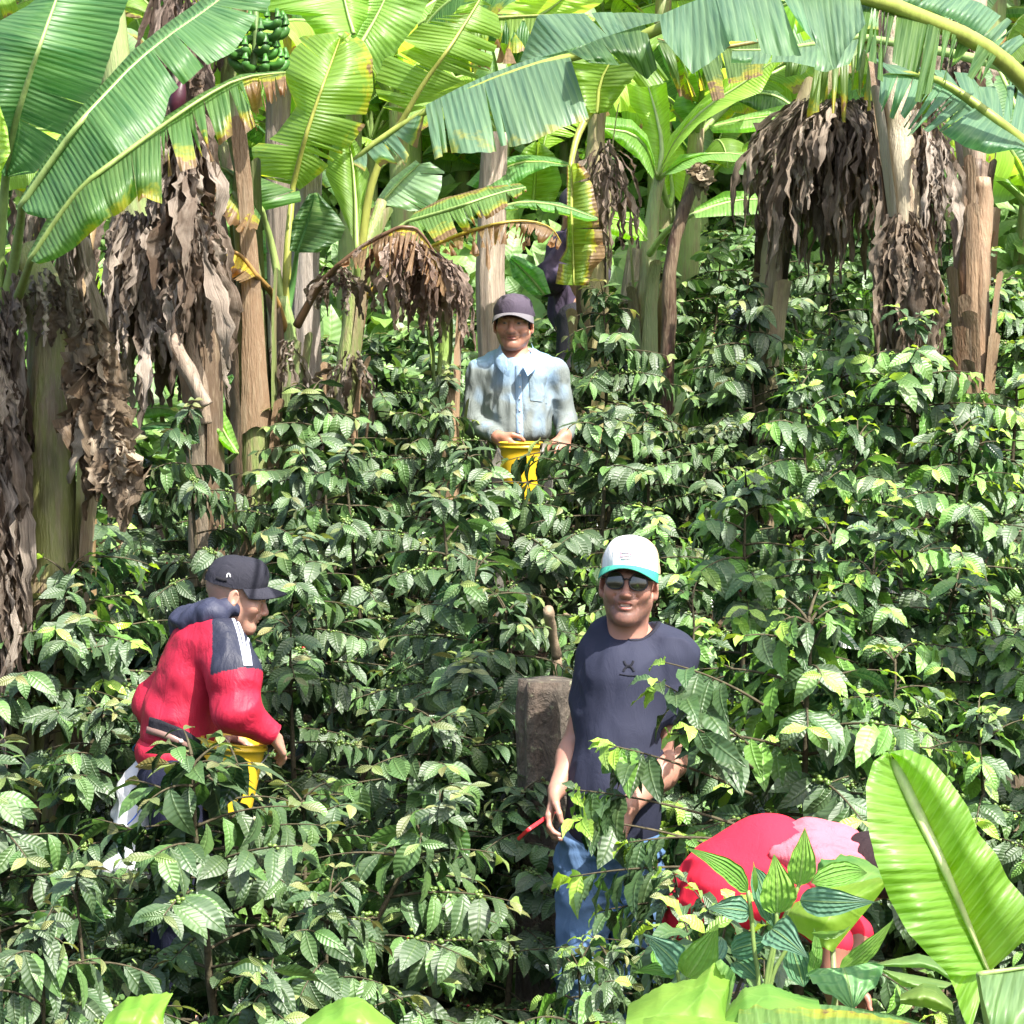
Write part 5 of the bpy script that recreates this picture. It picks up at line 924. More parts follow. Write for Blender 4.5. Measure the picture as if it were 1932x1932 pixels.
# ------------------------------------------------------------ person in navy T-shirt
def person_navy():
    d = 8.0; g0 = gbase(1135, 1500, d); R_ = root('person', g0+[0, 0, .05], 'person in a navy T-shirt, jeans, sunglasses and white cap with a teal peak', 'person')
    hc = at(1187, 1099, d-.03); hR = Rm(-.12, -.12, .06); HS = .985
    V, Q, T = head_mesh((.37, .195, .145), (.34, .13, .11), (.055, .035, .028), (.05, .035, .028), mouth_open=.006, wide=1.02, neck=.059, teeth=True, jaw=1.0, neckoff=(.008, .045, -.21))
    V = V*HS*np.array([1, 1, 1.07])@hR.T+hc
    gz = g0[2]+.05
    sL, sR = at(1136, 1238, d+.05), at(1268, 1240, d); el, wr = at(1086, 1410, d+.08), at(1050, 1492, d-.05)
    eR, wR = at(1268, 1440, d-.02), at(1185, 1522, d-.20)
    hipL, hipR = at(1104, 1620, d+.02), at(1196, 1620, d+.02); knL, knR = at(1094, 1840, d-.10), at(1200, 1850, d-.05); anL = np.array([knL[0]+.02, knL[1]+.14, gz+.09]); anR = np.array([knR[0]+.01, knR[1]+.12, gz+.09])
    allp = [sL, sR, el, wr, eR, wR, hipL, hipR, knL, knR, anL, anR]
    # body under the clothes (coarse) + arms and hands (fine)
    f = Field(*bounds(allp, .2), .010); ch = at(1177, 1300, d); be = at(1160, 1440, d); pe = at(1150, 1580, d)
    f.ell(ch, (.135, .10, .16), .05).ell(be, (.125, .10, .13), .05).ell(pe, (.14, .10, .10), .05); f.cap(at(1190, 1190, d+.04), ch, .055, .09, .04); f.chain([hipL, knL, anL], [.075, .05, .035], .03).chain([hipR, knR, anR], [.075, .05, .035], .03)
    for a_ in (anL, anR): f.cap(a_, a_+[0, -.14, -.06], .035, .03, .02)
    for s_ in (sL, sR): f.cap(at(1185, 1215, d+.03), s_, .05, .055, .04)
    bV, bQ = f.mesh(); bV = relax(bV, bQ, 2)
    f = Field(*bounds([sL, el, wr, eR, wR, sR], .17), .0042)
    f.chain([sL, el, wr], [.050, .041, .027], .02).chain([sR, eR, wR], [.052, .043, .029], .02); f.ell((el+wr)/2+(el-wr)*.25, (.041, .043, .05), .03); f.ell((eR+wR)/2+(eR-wR)*.25, (.045, .045, .05), .03)
    hand(f, wr, None, at(1025, 1580, d-.10)-wr, (.35, .55, .5), (-.1, -1, .1), (-1, -.2, .1), 1.0); hand(f, wR, None, at(1148, 1588, d-.26)-wR, (.25, .35, .3), (-1, -.4, .1), (-.2, -1, .25), 1.0)
    aV, aQ = f.mesh(); aV = relax(aV, aQ, 1, .4); sk = (.37, .20, .145)
    JV, JQ, JT = join((V, Q, T), (bV, bQ, sk), (aV, aQ, sk)); mk('body', JV, JQ, MSKIN, R_, None, JT)
    # T-shirt
    f = Field(*bounds([at(1090, 1195, d), at(1290, 1350, d), at(1060, 1590, d), at(1240, 1590, d)], .22), .0062)
    f.ell(at(1182, 1290, d), (.138, .118, .15), .05).ell(at(1172, 1400, d-.01), (.134, .122, .15), .06).ell(at(1160, 1490, d-.02), (.138, .132, .14), .06); f.ell(at(1154, 1550, d-.01), (.140, .125, .12), .04)
    f.cap(at(1150, 1205, d+.04), sL, .066, .070, .03); f.cap(at(1215, 1208, d+.04), sR, .066, .076, .03); f.cap(sR, sR+(eR-sR)*.52, .076, .071, .03); f.cap(sL, sL+(el-sL)*.45, .066, .058, .03).cap(sL+[.02, 0, 0], at(1128, 1350, d+.03), .07, .075, .04)
    cut = at(1145, 1583, d); f.ell(np.array([cut[0], cut[1], cut[2]-.21]), (.5, .5, .20), .01, True)
    for e_, s_ in ((eR, sR),):
        u = (e_-s_)/np.linalg.norm(e_-s_); q = s_+(e_-s_)*(.54 if s_ is sR else .42); M = np.array(Vector(u).to_track_quat('Z', 'Y').to_matrix()); f.ell(q+u*.068, (.066, .066, .060), .006, True, M=M)
    nk = at(1198, 1168, d+.02); f.ell(nk+[0, -.02, .0], (.064, .10, .056), .008, True)
    tV, tQ = f.mesh(); tV = relax(tV, tQ, 2); tV = wrinkle(tV, tQ, .0042, 12, 3, (1, 1, .5)); tsh = mk('t_shirt', tV, tQ, MTEE, R_, None, np.tile(np.array((.024, .027, .050)), (len(tV), 1)))
    B = bvh(tV, tQ); a = Acc(); dk = (.008, .009, .015)
    # chest emblem: two interlocked arcs over a thin line
    letter_strips(a, B, [[(1177, 1247), (1180, 1255), (1186, 1257), (1192, 1255), (1195, 1247)], [(1176, 1267), (1180, 1259), (1186, 1257), (1192, 1259), (1196, 1267)]], .0065, dk); letter_strips(a, B, [[(1169, 1272), (1185, 1275), (1202, 1275)]], .0028, dk); a.mk('emblem', MTEE, tsh)
    # ribbed collar
    a = Acc(); letter_strips(a, B, [[(1156, 1176), (1160, 1190), (1176, 1204), (1198, 1209), (1222, 1202), (1238, 1186), (1243, 1174)]], .016, (.014, .015, .026), .003); a.mk('collar', MTEE, tsh)
    # jeans
    f = Field(*bounds([hipL, hipR, knL, knR, anL, anR, pe], .16), .0075); f.ell(at(1150, 1590, d), (.152, .118, .11), .04); f.chain([hipL, knL, anL], [.086, .066, .056], .025); f.chain([hipR, knR, anR], [.086, .066, .056], .025)
    jV, jQ = f.mesh(); jV = relax(jV, jQ, 2); jV = wrinkle(jV, jQ, .009, 13, 9, (.7, .7, 1.3)); z = jV[:, 2]; c0 = np.array((.055, .115, .24)); fade = np.clip(.5+.5*vnoise(jV, 5, 2), 0, 1)[:, None]*.6; jT = c0*(1-fade)+np.array((.19, .31, .50))*fade; mk('jeans', jV, jQ, MDENIM, R_, None, jT)
    for a_ in (anL, anR):
        f = Field(*bounds([a_, a_+[0, -.2, -.08]], .08), .007); f.cap(a_+[0, .03, -.045], a_+[0, -.16, -.06], .042, .036, .03); sV, sQ = f.mesh(); mk('shoe', sV, sQ, MCLOTH, R_, None, np.tile(np.array((.05, .04, .035)), (len(sV), 1)))
    # cap
    cR = hR@Rm(0, .02, 0); cp = cap_parts(R_, cR, hc+np.array([0, .0, .004]), (.82, .82, .83), (.52, .40, .25), (.04, .30, .22), w_=1.03, under=(.03, .10, .08), tall=.100)
    cpm = [c for c in R_.children if c.name.startswith('cap')][0]; me = cpm.data; cV = np.array([v.co[:] for v in me.vertices])+wloc(cpm); cQ = np.array([p.vertices[:] for p in me.polygons]); B2 = bvh(cV, cQ); a = Acc()
    letter_strips(a, B2, [[(1172, 1040), (1171, 1052)], [(1171, 1040), (1178, 1034), (1184, 1032)], [(1173, 1043), (1185, 1043), (1192, 1046)], [(1172, 1050), (1184, 1049), (1193, 1048)], [(1172, 1054), (1184, 1055), (1190, 1054)]], .0022, (.62, .35, .42)); a.mk('logo', MCLOTH, cp)
    # sunglasses
    fr = Acc(); ln = Acc(); W = lambda P: np.asarray(P)*HS*np.array([1, 1, 1.07])@hR.T+hc
    for s in (-1, 1):
        th = np.linspace(0, 2*math.pi, 33); ry = .0235; C = np.stack([s*.0345+.0265*np.cos(th), -.101+.006*(np.cos(th)*s+1)*.8, .001+ry*np.sin(th)-.002*np.cos(2*th)], 1); v_, q_, _ = tube(W(C), .0022, 8, False); fr.add(v_, q_, None, (.01, .01, .01))
        rr = np.linspace(0, 1, 7)[:, None, None]; cc = C.mean(0); D = cc+(C[None]-cc)*rr; D[..., 1] -= .003*(1-rr[..., 0]**2); ln.add(W(D.reshape(-1, 3)), grid_q(7, 33), None, (.02, .022, .012))
        v_, q_, _ = tube(W(smooth_line(np.array([[s*.060, -.094, .010], [s*.075, -.075, .010], [s*.084, .0, .008], [s*.084, .03, -.004]]), 10)), .0024, 6); fr.add(v_, q_, None, (.01, .01, .01))
    v_, q_, _ = tube(W(smooth_line(np.array([[-.012, -.103, .007], [0, -.108, .010], [.012, -.103, .007]]), 6)), .0018, 6); fr.add(v_, q_, None, (.01, .01, .01))
    g_ = fr.mk('sunglasses', M_BLACK, R_); lm = mat_simple('lens', (.035, .036, .022), .06, .1, 5, 0, 1.0); ln.mk('lens', lm, g_)
    # phone
    f = Field(*bounds([at(980, 1580, d-.12), at(1045, 1535, d-.1)], .06), .003); A_, B_ = at(982, 1578, d-.14), at(1046, 1534, d-.02); u = (B_-A_)/np.linalg.norm(B_-A_); M = np.array(Vector(u).to_track_quat('Z', 'Y').to_matrix())
    bpy_phone((A_+B_)/2, u)
def bpy_phone(c, u):
    me = bpy.data.meshes.new('phone'); import bmesh; bm = bmesh.new(); bmesh.ops.create_cube(bm, size=1); bmesh.ops.scale(bm, vec=(.072, .0105, .150), verts=bm.verts)
    vert = [e for e in bm.edges if abs((e.verts[0].co-e.verts[1].co).y) > .005]; bmesh.ops.bevel(bm, geom=vert, offset=.014, segments=6, affect='EDGES', profile=.5); bmesh.ops.bevel(bm, geom=[e for e in bm.edges if e.is_boundary is False and abs(e.calc_face_angle(0)) > 1.2], offset=.002, segments=2, affect='EDGES'); bm.to_mesh(me); bm.free()
    z = Vector(u); x = Vector((c-np.array([0, 0, CAMZ]))*-1).normalized()+Vector((.05, 0, .14)); x = (x-z*x.dot(z)).normalized(); y = z.cross(x); M = Matrix((x, y, z)).transposed()
    o = bpy.data.objects.new('phone', me); COL.objects.link(o); me.materials.append(mat_simple('red_case', (.62, .02, .03), .38, .1, 10, 0, .5)); o.location = c; o.rotation_euler = M.to_euler(); setk(o, 'red cased phone held low in the hand of the person in navy', 'phone')
    V, Q, _ = tube(np.array([[-.0155, -.0052, .066], [-.0155, -.0062, .066]]), .005, 10); cc = mk('camera_lens', np.array([[.0, .0, 0]])+V, Q, M_BLACK, o, local=True)
    s = np.array([[-.032, .0058, -.071], [.032, .0058, -.071], [.032, .0058, .071], [-.032, .0058, .071]]); mk('screen', s, [[0, 1, 2, 3]], M_BLACK, o, local=True)
person_navy()
# ------------------------------------------------------------ person in light blue shirt
def bucket(c, r0, r1, h, col, label, tiltM=None, squash=.8):
    n = 40; th = np.linspace(0, 2*math.pi, n, endpoint=False); prof = [(0, r0*.05, 0), (0, r0*.96, 0), (0, r0, .006)]+[(0, r0+(r1-r0)*t, h*t) for t in np.linspace(.05, .9, 8)]+[(0, r1+.006, h*.905), (0, r1+.006, h*.94), (0, r1, h*.945), (0, r1+.002, h*.985), (0, r1+.008, h*.99), (0, r1+.008, h), (0, r1-.002, h), (0, r1-.004, h*.9), (0, r0-.003, .01), (0, .004, .01)]
    V = np.array([[[r*math.cos(t), squash*r*math.sin(t), z] for t in th] for _, r, z in prof]).reshape(-1, 3)
    if tiltM is not None: V = V@tiltM.T
    R_ = root('bucket', c, label, 'bucket'); bd = mk('shell', V+np.array(c), grid_q(len(prof), n, True), M_PLAST, R_, None, np.tile(np.array(col), (len(V), 1)))
    rng = np.random.default_rng(3); a = Acc(); q = rng.uniform(-1, 1, (160, 2)); q = q[(q**2).sum(1) < .8]; C = np.stack([q[:, 0]*r1*.85, q[:, 1]*r1*.85*squash, h*.72+.02*rng.random(len(q))], 1)
    if tiltM is not None: C = C@tiltM.T
    berries(a, C+np.array(c), np.full(len(C), .008), lerpc((.30, .02, .015), (.16, .20, .03), (rng.random(len(C)) > .8).astype(float))); o = a.mk('berries', M_BERRY, R_); o['kind'] = 'stuff'
    a = np.linspace(math.pi, 2*math.pi, 20); P = np.stack([(r1+.01)*np.cos(a), squash*(r1+.01)*np.sin(a)*.55-.0, h*.9+.03*np.sin(a)*2.2], 1)
    if tiltM is not None: P = P@tiltM.T
    v, q_, _ = tube(P+np.array(c), .0022, 6); mk('handle', v, q_, M_PLAST, R_, None, np.tile(np.array((.3, .3, .3)), (len(v), 1))); return R_
def person_blue():
    d = 12.0; g0 = gbase(975, 1000, d); R_ = root('person', g0+[0, 0, .05], 'person in a dirty light blue shirt and faded dark cap, facing the camera', 'person'); gz = g0[2]+.05
    hc = at(969, 610, d-.02); hR = Rm(-.10, -.02, .02)
    V, Q, T = head_mesh((.44, .22, .145), (.28, .10, .08), (.17, .09, .06), (.012, .010, .010), brow=(.012, .009, .008), mouth_open=0, squint=2.5, wide=1.03, neck=.055, jaw=1.1, nose=1.25); V = V@hR.T+hc
    hv, hq = hair_shell(1.03, .006, -.045)
    sL, sR = at(904, 706, d+.03), at(1044, 704, d+.02); eL, wL = at(893, 800, d+.02), at(938, 824, d-.17); eR, wR = at(1068, 792, d+.03), at(1066, 822, d-.14)
    hL, hR_ = at(940, 868, d), at(1006, 868, d); kL = at(930, 1000, d-.06); kR = at(1012, 1000, d-.04); aL = np.array([kL[0]-.02, kL[1]+.05, gz+.09]); aR = np.array([kR[0]+.01, kR[1]+.05, gz+.09]); allp = [sL, sR, eL, wL, eR, wR, hL, hR_, kL, kR, aL, aR]
    f = Field(*bounds(allp, .2), .011); ch = at(975, 725, d); be = at(976, 800, d); pe = at(974, 850, d); f.ell(ch, (.14, .09, .16), .05).ell(be, (.13, .10, .13), .05).ell(pe, (.135, .10, .10), .05); f.cap(at(973, 660, d+.03), ch, .05, .08, .04)
    for s_ in (sL, sR): f.cap(at(975, 695, d+.03), s_, .045, .05, .04)
    for h_, k_, a_ in ((hL, kL, aL), (hR_, kR, aR)): f.chain([h_, k_, a_], [.07, .048, .035], .03); f.cap(a_, a_+[0, -.14, -.06], .033, .03, .02)
    bV, bQ = f.mesh(); bV = relax(bV, bQ, 1)
    f = Field(*bounds([eL, wL, eR, wR], .15), .0045); f.cap(eL, wL, .036, .027, .02).cap(eR, wR, .036, .027, .02)
    hand(f, wL, None, at(962, 846, d-.20)-wL, (.25, .55, .5), (.7, -.5, .5), (-.1, -1, .5), 1.0); hand(f, wR, None, at(1062, 846, d-.17)-wR, (.4, .6, .6), (-.8, -.5, 0), (.2, -1, .2), 1.0)
    aV, aQ = f.mesh(); sk = (.36, .17, .11); JV, JQ, JT = join((V, Q, T), (bV, bQ, sk), (relax(aV, aQ, 1, .4), aQ, sk)); mk('body', JV, JQ, MSKIN, R_, None, JT)
    mk('hair', hv@hR.T+hc, hq, MCLOTH, R_, None, np.tile(np.array((.010, .009, .009)), (len(hv), 1)))
    # shirt: loose, tucked at the waist
    f = Field(*bounds([sL, sR, eL, eR, wL, wR, at(975, 655, d)], .16), .0062); f.ell(at(975, 722, d), (.150, .105, .15), .05).ell(at(977, 775, d-.01), (.148, .118, .13), .05).ell(at(978, 812, d-.01), (.145, .118, .085), .04)
    for s_, nx in ((sL, 945), (sR, 1003)): f.cap(at(nx, 682, d+.05), s_, .055, .062, .035)
    f.chain([sL, eL, wL+(eL-wL)*.12], [.060, .050, .038], .025).chain([sR, eR, wR+(eR-wR)*.12], [.058, .048, .036], .025); f.ell(at(972, 657, d-.02), (.062, .075, .065), .008, True); f.cap(at(973, 665, d-.14), at(973, 690, d-.16), .022, .006, .006, True)
    for w_, e_ in ((wL, eL), (wR, eR)):
        u = (w_-e_)/np.linalg.norm(w_-e_); M = np.array(Vector(u).to_track_quat('Z', 'Y').to_matrix()); f.ell(e_+(w_-e_)*.93+u*.035, (.036, .036, .036), .005, True, M=M)
    sV, sQ = f.mesh(); sV = relax(sV, sQ, 2); sV = wrinkle(sV, sQ, .0062, 14, 21, (1, 1, .5)); z = (sV[:, 2]-at(975, 835, d)[2])/(at(975, 660, d)[2]-at(975, 835, d)[2]); sid = np.abs(sV[:, 0]-at(977, 700, d)[0])/.2
    dirt = np.clip(1.15-z*1.35+.55*vnoise(sV, 9, 4)+.35*vnoise(sV, 26, 5)+sid*.5, 0, 1)[:, None]; T = np.array((.25, .40, .60))*(1-dirt)+np.array((.165, .19, .18))*dirt; hem = np.clip((.10-z)/.08, 0, 1)[:, None]*.8; T = T*(1-hem)+np.array((.13, .10, .04))*hem; sh = mk('shirt', sV, sQ, MCLOTH, R_, None, T); B = bvh(sV, sQ)
    a = Acc(); lt = (.45, .58, .74)
    letter_strips(a, B, [[(978, 690), (979, 740), (980, 790), (981, 830)]], .03, (.27, .39, .53), .003); a.mk('button_placket', MCLOTH, sh); a = Acc()
    for y in (708, 730, 752, 774, 796, 816):
        h = hit(B, 981, y); 
        if h: mk('button', h[0]+np.array([0, -.006, 0])+BV*np.array([.0055, .0025, .0055]), BQ, M_PLAST, sh, None, np.tile(np.array((.7, .7, .68)), (len(BV), 1)))
    a = Acc(); letter_strips(a, B, [[(1016, 705), (1017, 730), (1018, 758)]], .095, (.20, .27, .32), .005); a.mk('pocket', MCLOTH, sh)
    a = Acc()
    for s, P in ((-1, [(944, 652), (946, 668), (958, 682), (970, 692)]), (1, [(1002, 650), (1006, 664), (998, 678), (984, 690)])):
        X = smooth_line(np.array([at(x, y, d-.02-.05*i) for i, (x, y) in enumerate(P)]), 12); n = 12; o_ = np.array([s*.02, -.01, -.030]); G = np.stack([X+[0, 0, .012], X+o_*.3+[0, -.008, .006], X+o_+[0, -.012, 0], X+o_*1.3+[0, -.006, -.006]], 1); a.add(G.reshape(-1, 3), grid_q(12, 4), None, (.28, .42, .60))
    a.mk('collar', MCLOTH, sh)
    f = Field(*bounds([at(972, 668, d), at(972, 700, d)], .1), .006); f.ell(at(973, 690, d+.0), (.06, .085, .06), .02); uV, uQ = f.mesh(); mk('undershirt', uV, uQ, MCLOTH, R_, None, np.tile(np.array((.12, .16, .42)), (len(uV), 1)))
    f = Field(*bounds([pe, kL, kR, aL, aR], .16), .009); f.ell(at(974, 850, d), (.142, .108, .09), .04)
    for h_, k_, a_ in ((hL, kL, aL), (hR_, kR, aR)): f.chain([h_, k_, a_], [.085, .068, .055], .025)
    tV, tQ = f.mesh(); tV = wrinkle(relax(tV, tQ, 2), tQ, .007, 9, 4); n_ = np.clip(.5+.5*vnoise(tV, 7, 8), 0, 1)[:, None]; mk('trousers', tV, tQ, MCLOTH, R_, None, np.array((.13, .125, .105))*(1-n_)+np.array((.24, .22, .19))*n_)
    for a_ in (aL, aR):
        f = Field(*bounds([a_, a_+[0, -.2, -.08]], .08), .009); f.cap(a_+[0, .03, -.045], a_+[0, -.16, -.06], .045, .038, .03); sV_, sQ_ = f.mesh(); mk('boot', sV_, sQ_, MCLOTH, R_, None, np.tile(np.array((.02, .02, .02)), (len(sV_), 1)))
    cap_parts(R_, hR@Rm(0, .03, -.02), hc+[0, 0, .002], (.075, .06, .085), (.06, .048, .07), (.16, .15, .165), w_=1.08, under=(.02, .02, .02), tall=.094, brimlen=.068)
    b = at(982, 945, d-.24); bucket(b, .072, .088, .255, (.72, .46, .02), 'yellow bucket held at the waist of the person in the light blue shirt', squash=.75)
person_blue()
# ------------------------------------------------------------ person in red jacket
def person_red():
    d = 8.5; g0 = gbase(350, 1500, d); R_ = root('person', g0+[0, 0, .04], 'person in a red and black hooded windbreaker and black cap, picking coffee in profile', 'person'); gz = g0[2]+.04
    yaw = math.radians(98)
    hR = Rm(yaw, .30, 0); hc = at(447, 1122, d-.02)
    V, Q, T = head_mesh((.44, .25, .18), (.38, .15, .12), (.40, .23, .17), (.26, .18, .14), mouth_open=0, wide=.96, neck=.050, jaw=.9, hairline=.05, neckoff=(0, .085, -.19)); V = V*.94@hR.T+hc
    sN, sF = at(428, 1215, d-.15), at(402, 1215, d+.17); eN, wN = at(448, 1345, d-.22), at(508, 1380, d-.18); eF, wF = at(288, 1330, d+.10), at(300, 1400, d+.1)
    # far arm bends forward behind the trunk, its elbow shows at the back
    eF = at(292, 1325, d+.12); wF = at(425, 1392, d+.02)
    hN, hF = at(330, 1480, d-.09), at(325, 1480, d+.09); kN, kF = at(350, 1720, d-.10), at(330, 1725, d+.10); aN = np.array([kN[0]-.04, kN[1], gz+.09]); aF = np.array([kF[0]-.06, kF[1], gz+.09]); allp = [sN, sF, eN, wN, eF, wF, hN, hF, kN, kF, aN, aF]
    ch = at(392, 1235, d); ab = at(345, 1340, d); pe = at(322, 1450, d)
    f = Field(*bounds(allp, .2), .011); f.ell(ch, (.10, .14, .14), .05).ell(ab, (.10, .13, .13), .05).ell(pe, (.10, .14, .11), .05); f.cap(at(425, 1165, d), ch, .05, .07, .04)
    for s_ in (sN, sF): f.cap(at(405, 1200, d), s_, .045, .05, .03)
    for h_, k_, a_ in ((hN, kN, aN), (hF, kF, aF)): f.chain([h_, k_, a_], [.072, .05, .036], .03); f.cap(a_, a_+[.14, 0, -.055], .034, .03, .02)
    bV, bQ = f.mesh(); bV = relax(bV, bQ, 1)
    f = Field(*bounds([wN, wF, at(540, 1400, d)], .15), .0042); f.cap(eN, wN, .034, .026, .02).cap(at(380, 1370, d+.06), wF, .034, .026, .02); hand(f, wN, None, at(535, 1412, d-.10)-wN, (.3, .4, .4), (0, 1, .2), (.2, 0, 1), 1.0); hand(f, wF, None, at(462, 1400, d-.03)-wF, (.3, .4, .4), (-.1, -1, .3), (.1, -.3, 1), 1.0)
    aV, aQ = f.mesh(); sk = (.43, .24, .175); JV, JQ, JT = join((V, Q, T), (bV, bQ, sk), (relax(aV, aQ, 1, .4), aQ, sk)); mk('body', JV, JQ, MSKIN, R_, None, JT)
    # jacket
    f = Field(*bounds([sN, sF, eN, wN, eF, wF, at(300, 1440, d), at(400, 1170, d)], .17), .0046)
    f.ell(at(392, 1225, d), (.118, .165, .13), .06).ell(at(362, 1300, d), (.118, .160, .14), .06).ell(at(338, 1360, d), (.118, .155, .12), .05).ell(at(340, 1385, d), (.115, .155, .08), .03)
    f.cap(at(415, 1178, d), at(400, 1220, d), .075, .09, .04); f.chain([sN+[-.02, .02, 0], at(440, 1270, d-.19), eN, wN], [.080, .078, .070, .046], .03); f.chain([sF, eF, wF+(eF-wF)*.2], [.078, .062, .045], .03)
    f.cap(at(300, 1325, d+.10), at(290, 1340, d+.08), .06, .055, .03)
    nk = at(436, 1158, d); f.ell(nk, (.062, .075, .062), .01, True); f.ell(at(318, 1405, d)+[0, 0, -.235], (.4, .4, .20), .01, True)
    for w_, e_ in ((wN, eN),):
        u = (w_-e_)/np.linalg.norm(w_-e_); M = np.array(Vector(u).to_track_quat('Z', 'Y').to_matrix()); f.ell(w_+u*.050, (.040, .040, .042), .005, True, M=M)
    jV, jQ = f.mesh(); jV = relax(jV, jQ, 2)
    # shoulder yoke and upper sleeves dark
    def seg(P, a, b): u = b-a; t = np.clip(((P-a)@u)/(u@u), -.35, 1.2); return np.linalg.norm(P-a-t[:, None]*u, axis=1), t
    dn, tn = seg(jV, sN, eN); df, tf = seg(jV, sF, eF); fr = (jV[:, 0] > np.interp(jV[:, 2], [at(400, 1300, d)[2], at(400, 1165, d)[2]], [at(419, 1, d)[0], at(412, 1, d)[0]]))
    navy = ((dn < .125) & (tn < .50) & fr) | ((df < .12) & (tf < .45) & (jV[:, 1] > at(0, 1200, d)[1]+.06))
    jV = wrinkle(jV, jQ, .0062, 8, 31, (1, .8, 1.1)); T = np.where(navy[:, None], np.array((.018, .021, .040)), np.array((.40, .013, .040))); jk = mk('jacket', jV, jQ, MNYLON, R_, None, T); B = bvh(jV, jQ)
    a = Acc()
    for k_, sx in enumerate((0, 7.5, 15)):
        letter_strips(a, B, [[(432+sx*.8, 1153+sx*.35), (443+sx, 1175), (452+sx*.95, 1205), (459+sx*.8, 1240), (462+sx*.75, 1256)]], .0085, (.66, .68, .78), .003)
    a.mk('sleeve_stripes', MCLOTH, jk)
    # hem band below the belt
    f = Field(*bounds([at(270, 1390, d), at(400, 1450, d)], .2), .007); f.ell(at(322, 1415, d), (.112, .155, .075), .03); c1 = at(322, 1450, d); f.ell(c1+[0, 0, -.19], (.4, .4, .19), .01, True); f.ell(at(322, 1395, d)+[0, 0, .25], (.4, .4, .22), .01, True); hV, hQ = f.mesh(); hV = wrinkle(relax(hV, hQ, 1), hQ, .005, 12, 7); hV0, hQ0 = hV, hQ; zz = hV[:, 2] < at(0, 1428, d)[2]; mk('hem', hV, hQ, MNYLON, jk, None, np.where(zz[:, None], np.array((.46, .02, .035)), np.array((.42, .015, .042))))
    # hood
    f = Field(*bounds([at(350, 1200, d), at(440, 1120, d)], .16), .006); f.chain([at(436, 1150, d-.07), at(400, 1160, d-.10), at(368, 1172, d-.05), at(352, 1190, d), at(365, 1175, d+.08), at(425, 1150, d+.09)], [.028, .040, .044, .040, .042, .03], .04); f.ell(at(348, 1168, d), (.045, .07, .03), .03)
    hV, hQ = f.mesh(); hV = wrinkle(relax(hV, hQ, 1), hQ, .007, 16, 12); mk('hood', hV, hQ, MNYLON, R_, None, np.tile(np.array((.030, .034, .065)), (len(hV), 1)))
    # trousers
    f = Field(*bounds([pe, kN, kF, aN, aF], .16), .008); f.ell(at(325, 1465, d), (.112, .15, .085), .04)
    for h_, k_, a_ in ((hN, kN, aN), (hF, kF, aF)): f.chain([h_, k_, a_], [.095, .072, .055], .03)
    tV, tQ = f.mesh(); tV = wrinkle(relax(tV, tQ, 2), tQ, .008, 9, 14); mk('trousers', tV, tQ, MCLOTH, R_, None, np.tile(np.array((.010, .012, .030)), (len(tV), 1)))
    for a_ in (aN, aF):
        f = Field(*bounds([a_, a_+[.2, 0, -.08]], .08), .008); f.cap(a_+[-.03, 0, -.045], a_+[.16, 0, -.06], .045, .038, .03); sV_, sQ_ = f.mesh(); mk('boot', sV_, sQ_, MCLOTH, R_, None, np.tile(np.array((.02, .02, .02)), (len(sV_), 1)))
    cp = cap_parts(R_, hR@Rm(0, -.06, 0), hc+[0, 0, .002], (.022, .022, .032), (.022, .022, .032), (.028, .028, .04), w_=1.0, under=(.01, .01, .01), tall=.096, brimlen=.072, sc=.92)
    me = cp.data; cV = np.array([v.co[:] for v in me.vertices])+wloc(cp); cQ = np.array([p.vertices[:] for p in me.polygons]); B2 = bvh(cV, cQ); a = Acc()
    letter_strips(a, B2, [[(428, 1089), (428.5, 1084), (431, 1081.5), (434, 1083.5), (434.5, 1089)]], .0036, (.75, .75, .75), .0015); a.mk('logo', MCLOTH, cp); a = Acc(); letter_strips(a, B2, [[(408, 1090), (418, 1094), (428, 1095)]], .010, (.012, .012, .016), .002); a.mk('strap', MCLOTH, cp)
    # waist harness
    a = Acc(); B3 = bvh(*join((jV, jQ, 0*jV), (hV0, hQ0, 0*hV0))[:2])
    V_, Q_, _ = ribbon(B3, [(283, 1368), (310, 1376), (345, 1392), (375, 1412), (400, 1428), (412, 1436)], .050, .006, 36, 5); a.add(V_, Q_, None, (.012, .012, .018)); bt = a.mk('waist_belt', MCLOTH, R_)
    a = Acc(); V_, Q_, _ = ribbon(B3, [(281, 1377), (308, 1385), (343, 1401), (373, 1420), (398, 1434), (410, 1440)], .020, .009, 36, 3); a.add(V_, Q_, None, (.20, .12, .10)); a.mk('leather_strip', M_PLAST, bt)
    a = Acc(); h = hit(B3, 341, 1397); a.add(h[0]+h[1]*.012+BV*.007, BQ, None, (.8, .78, .7)); a.mk('rivet', M_PLAST, bt)
    a = Acc(); letter_strips(a, B3, [[(397, 1400), (396, 1412), (397, 1420)]], .008, (.7, .7, .7), .014); letter_strips(a, B3, [[(408, 1428), (402, 1436), (397, 1443)]], .004, (.7, .7, .7), .014); a.mk('buckle', M_PLAST, bt)
    bucket(at(428, 1530, d-.10), .075, .098, .225, (.78, .52, .03), 'yellow bucket at the waist of the person in the red jacket', Rm(0, 0, .12), squash=.9)
    # sack hung behind
    sk_ = root('sack', at(235, 1650, d), 'white woven sack hanging behind the person in the red jacket', 'sack')
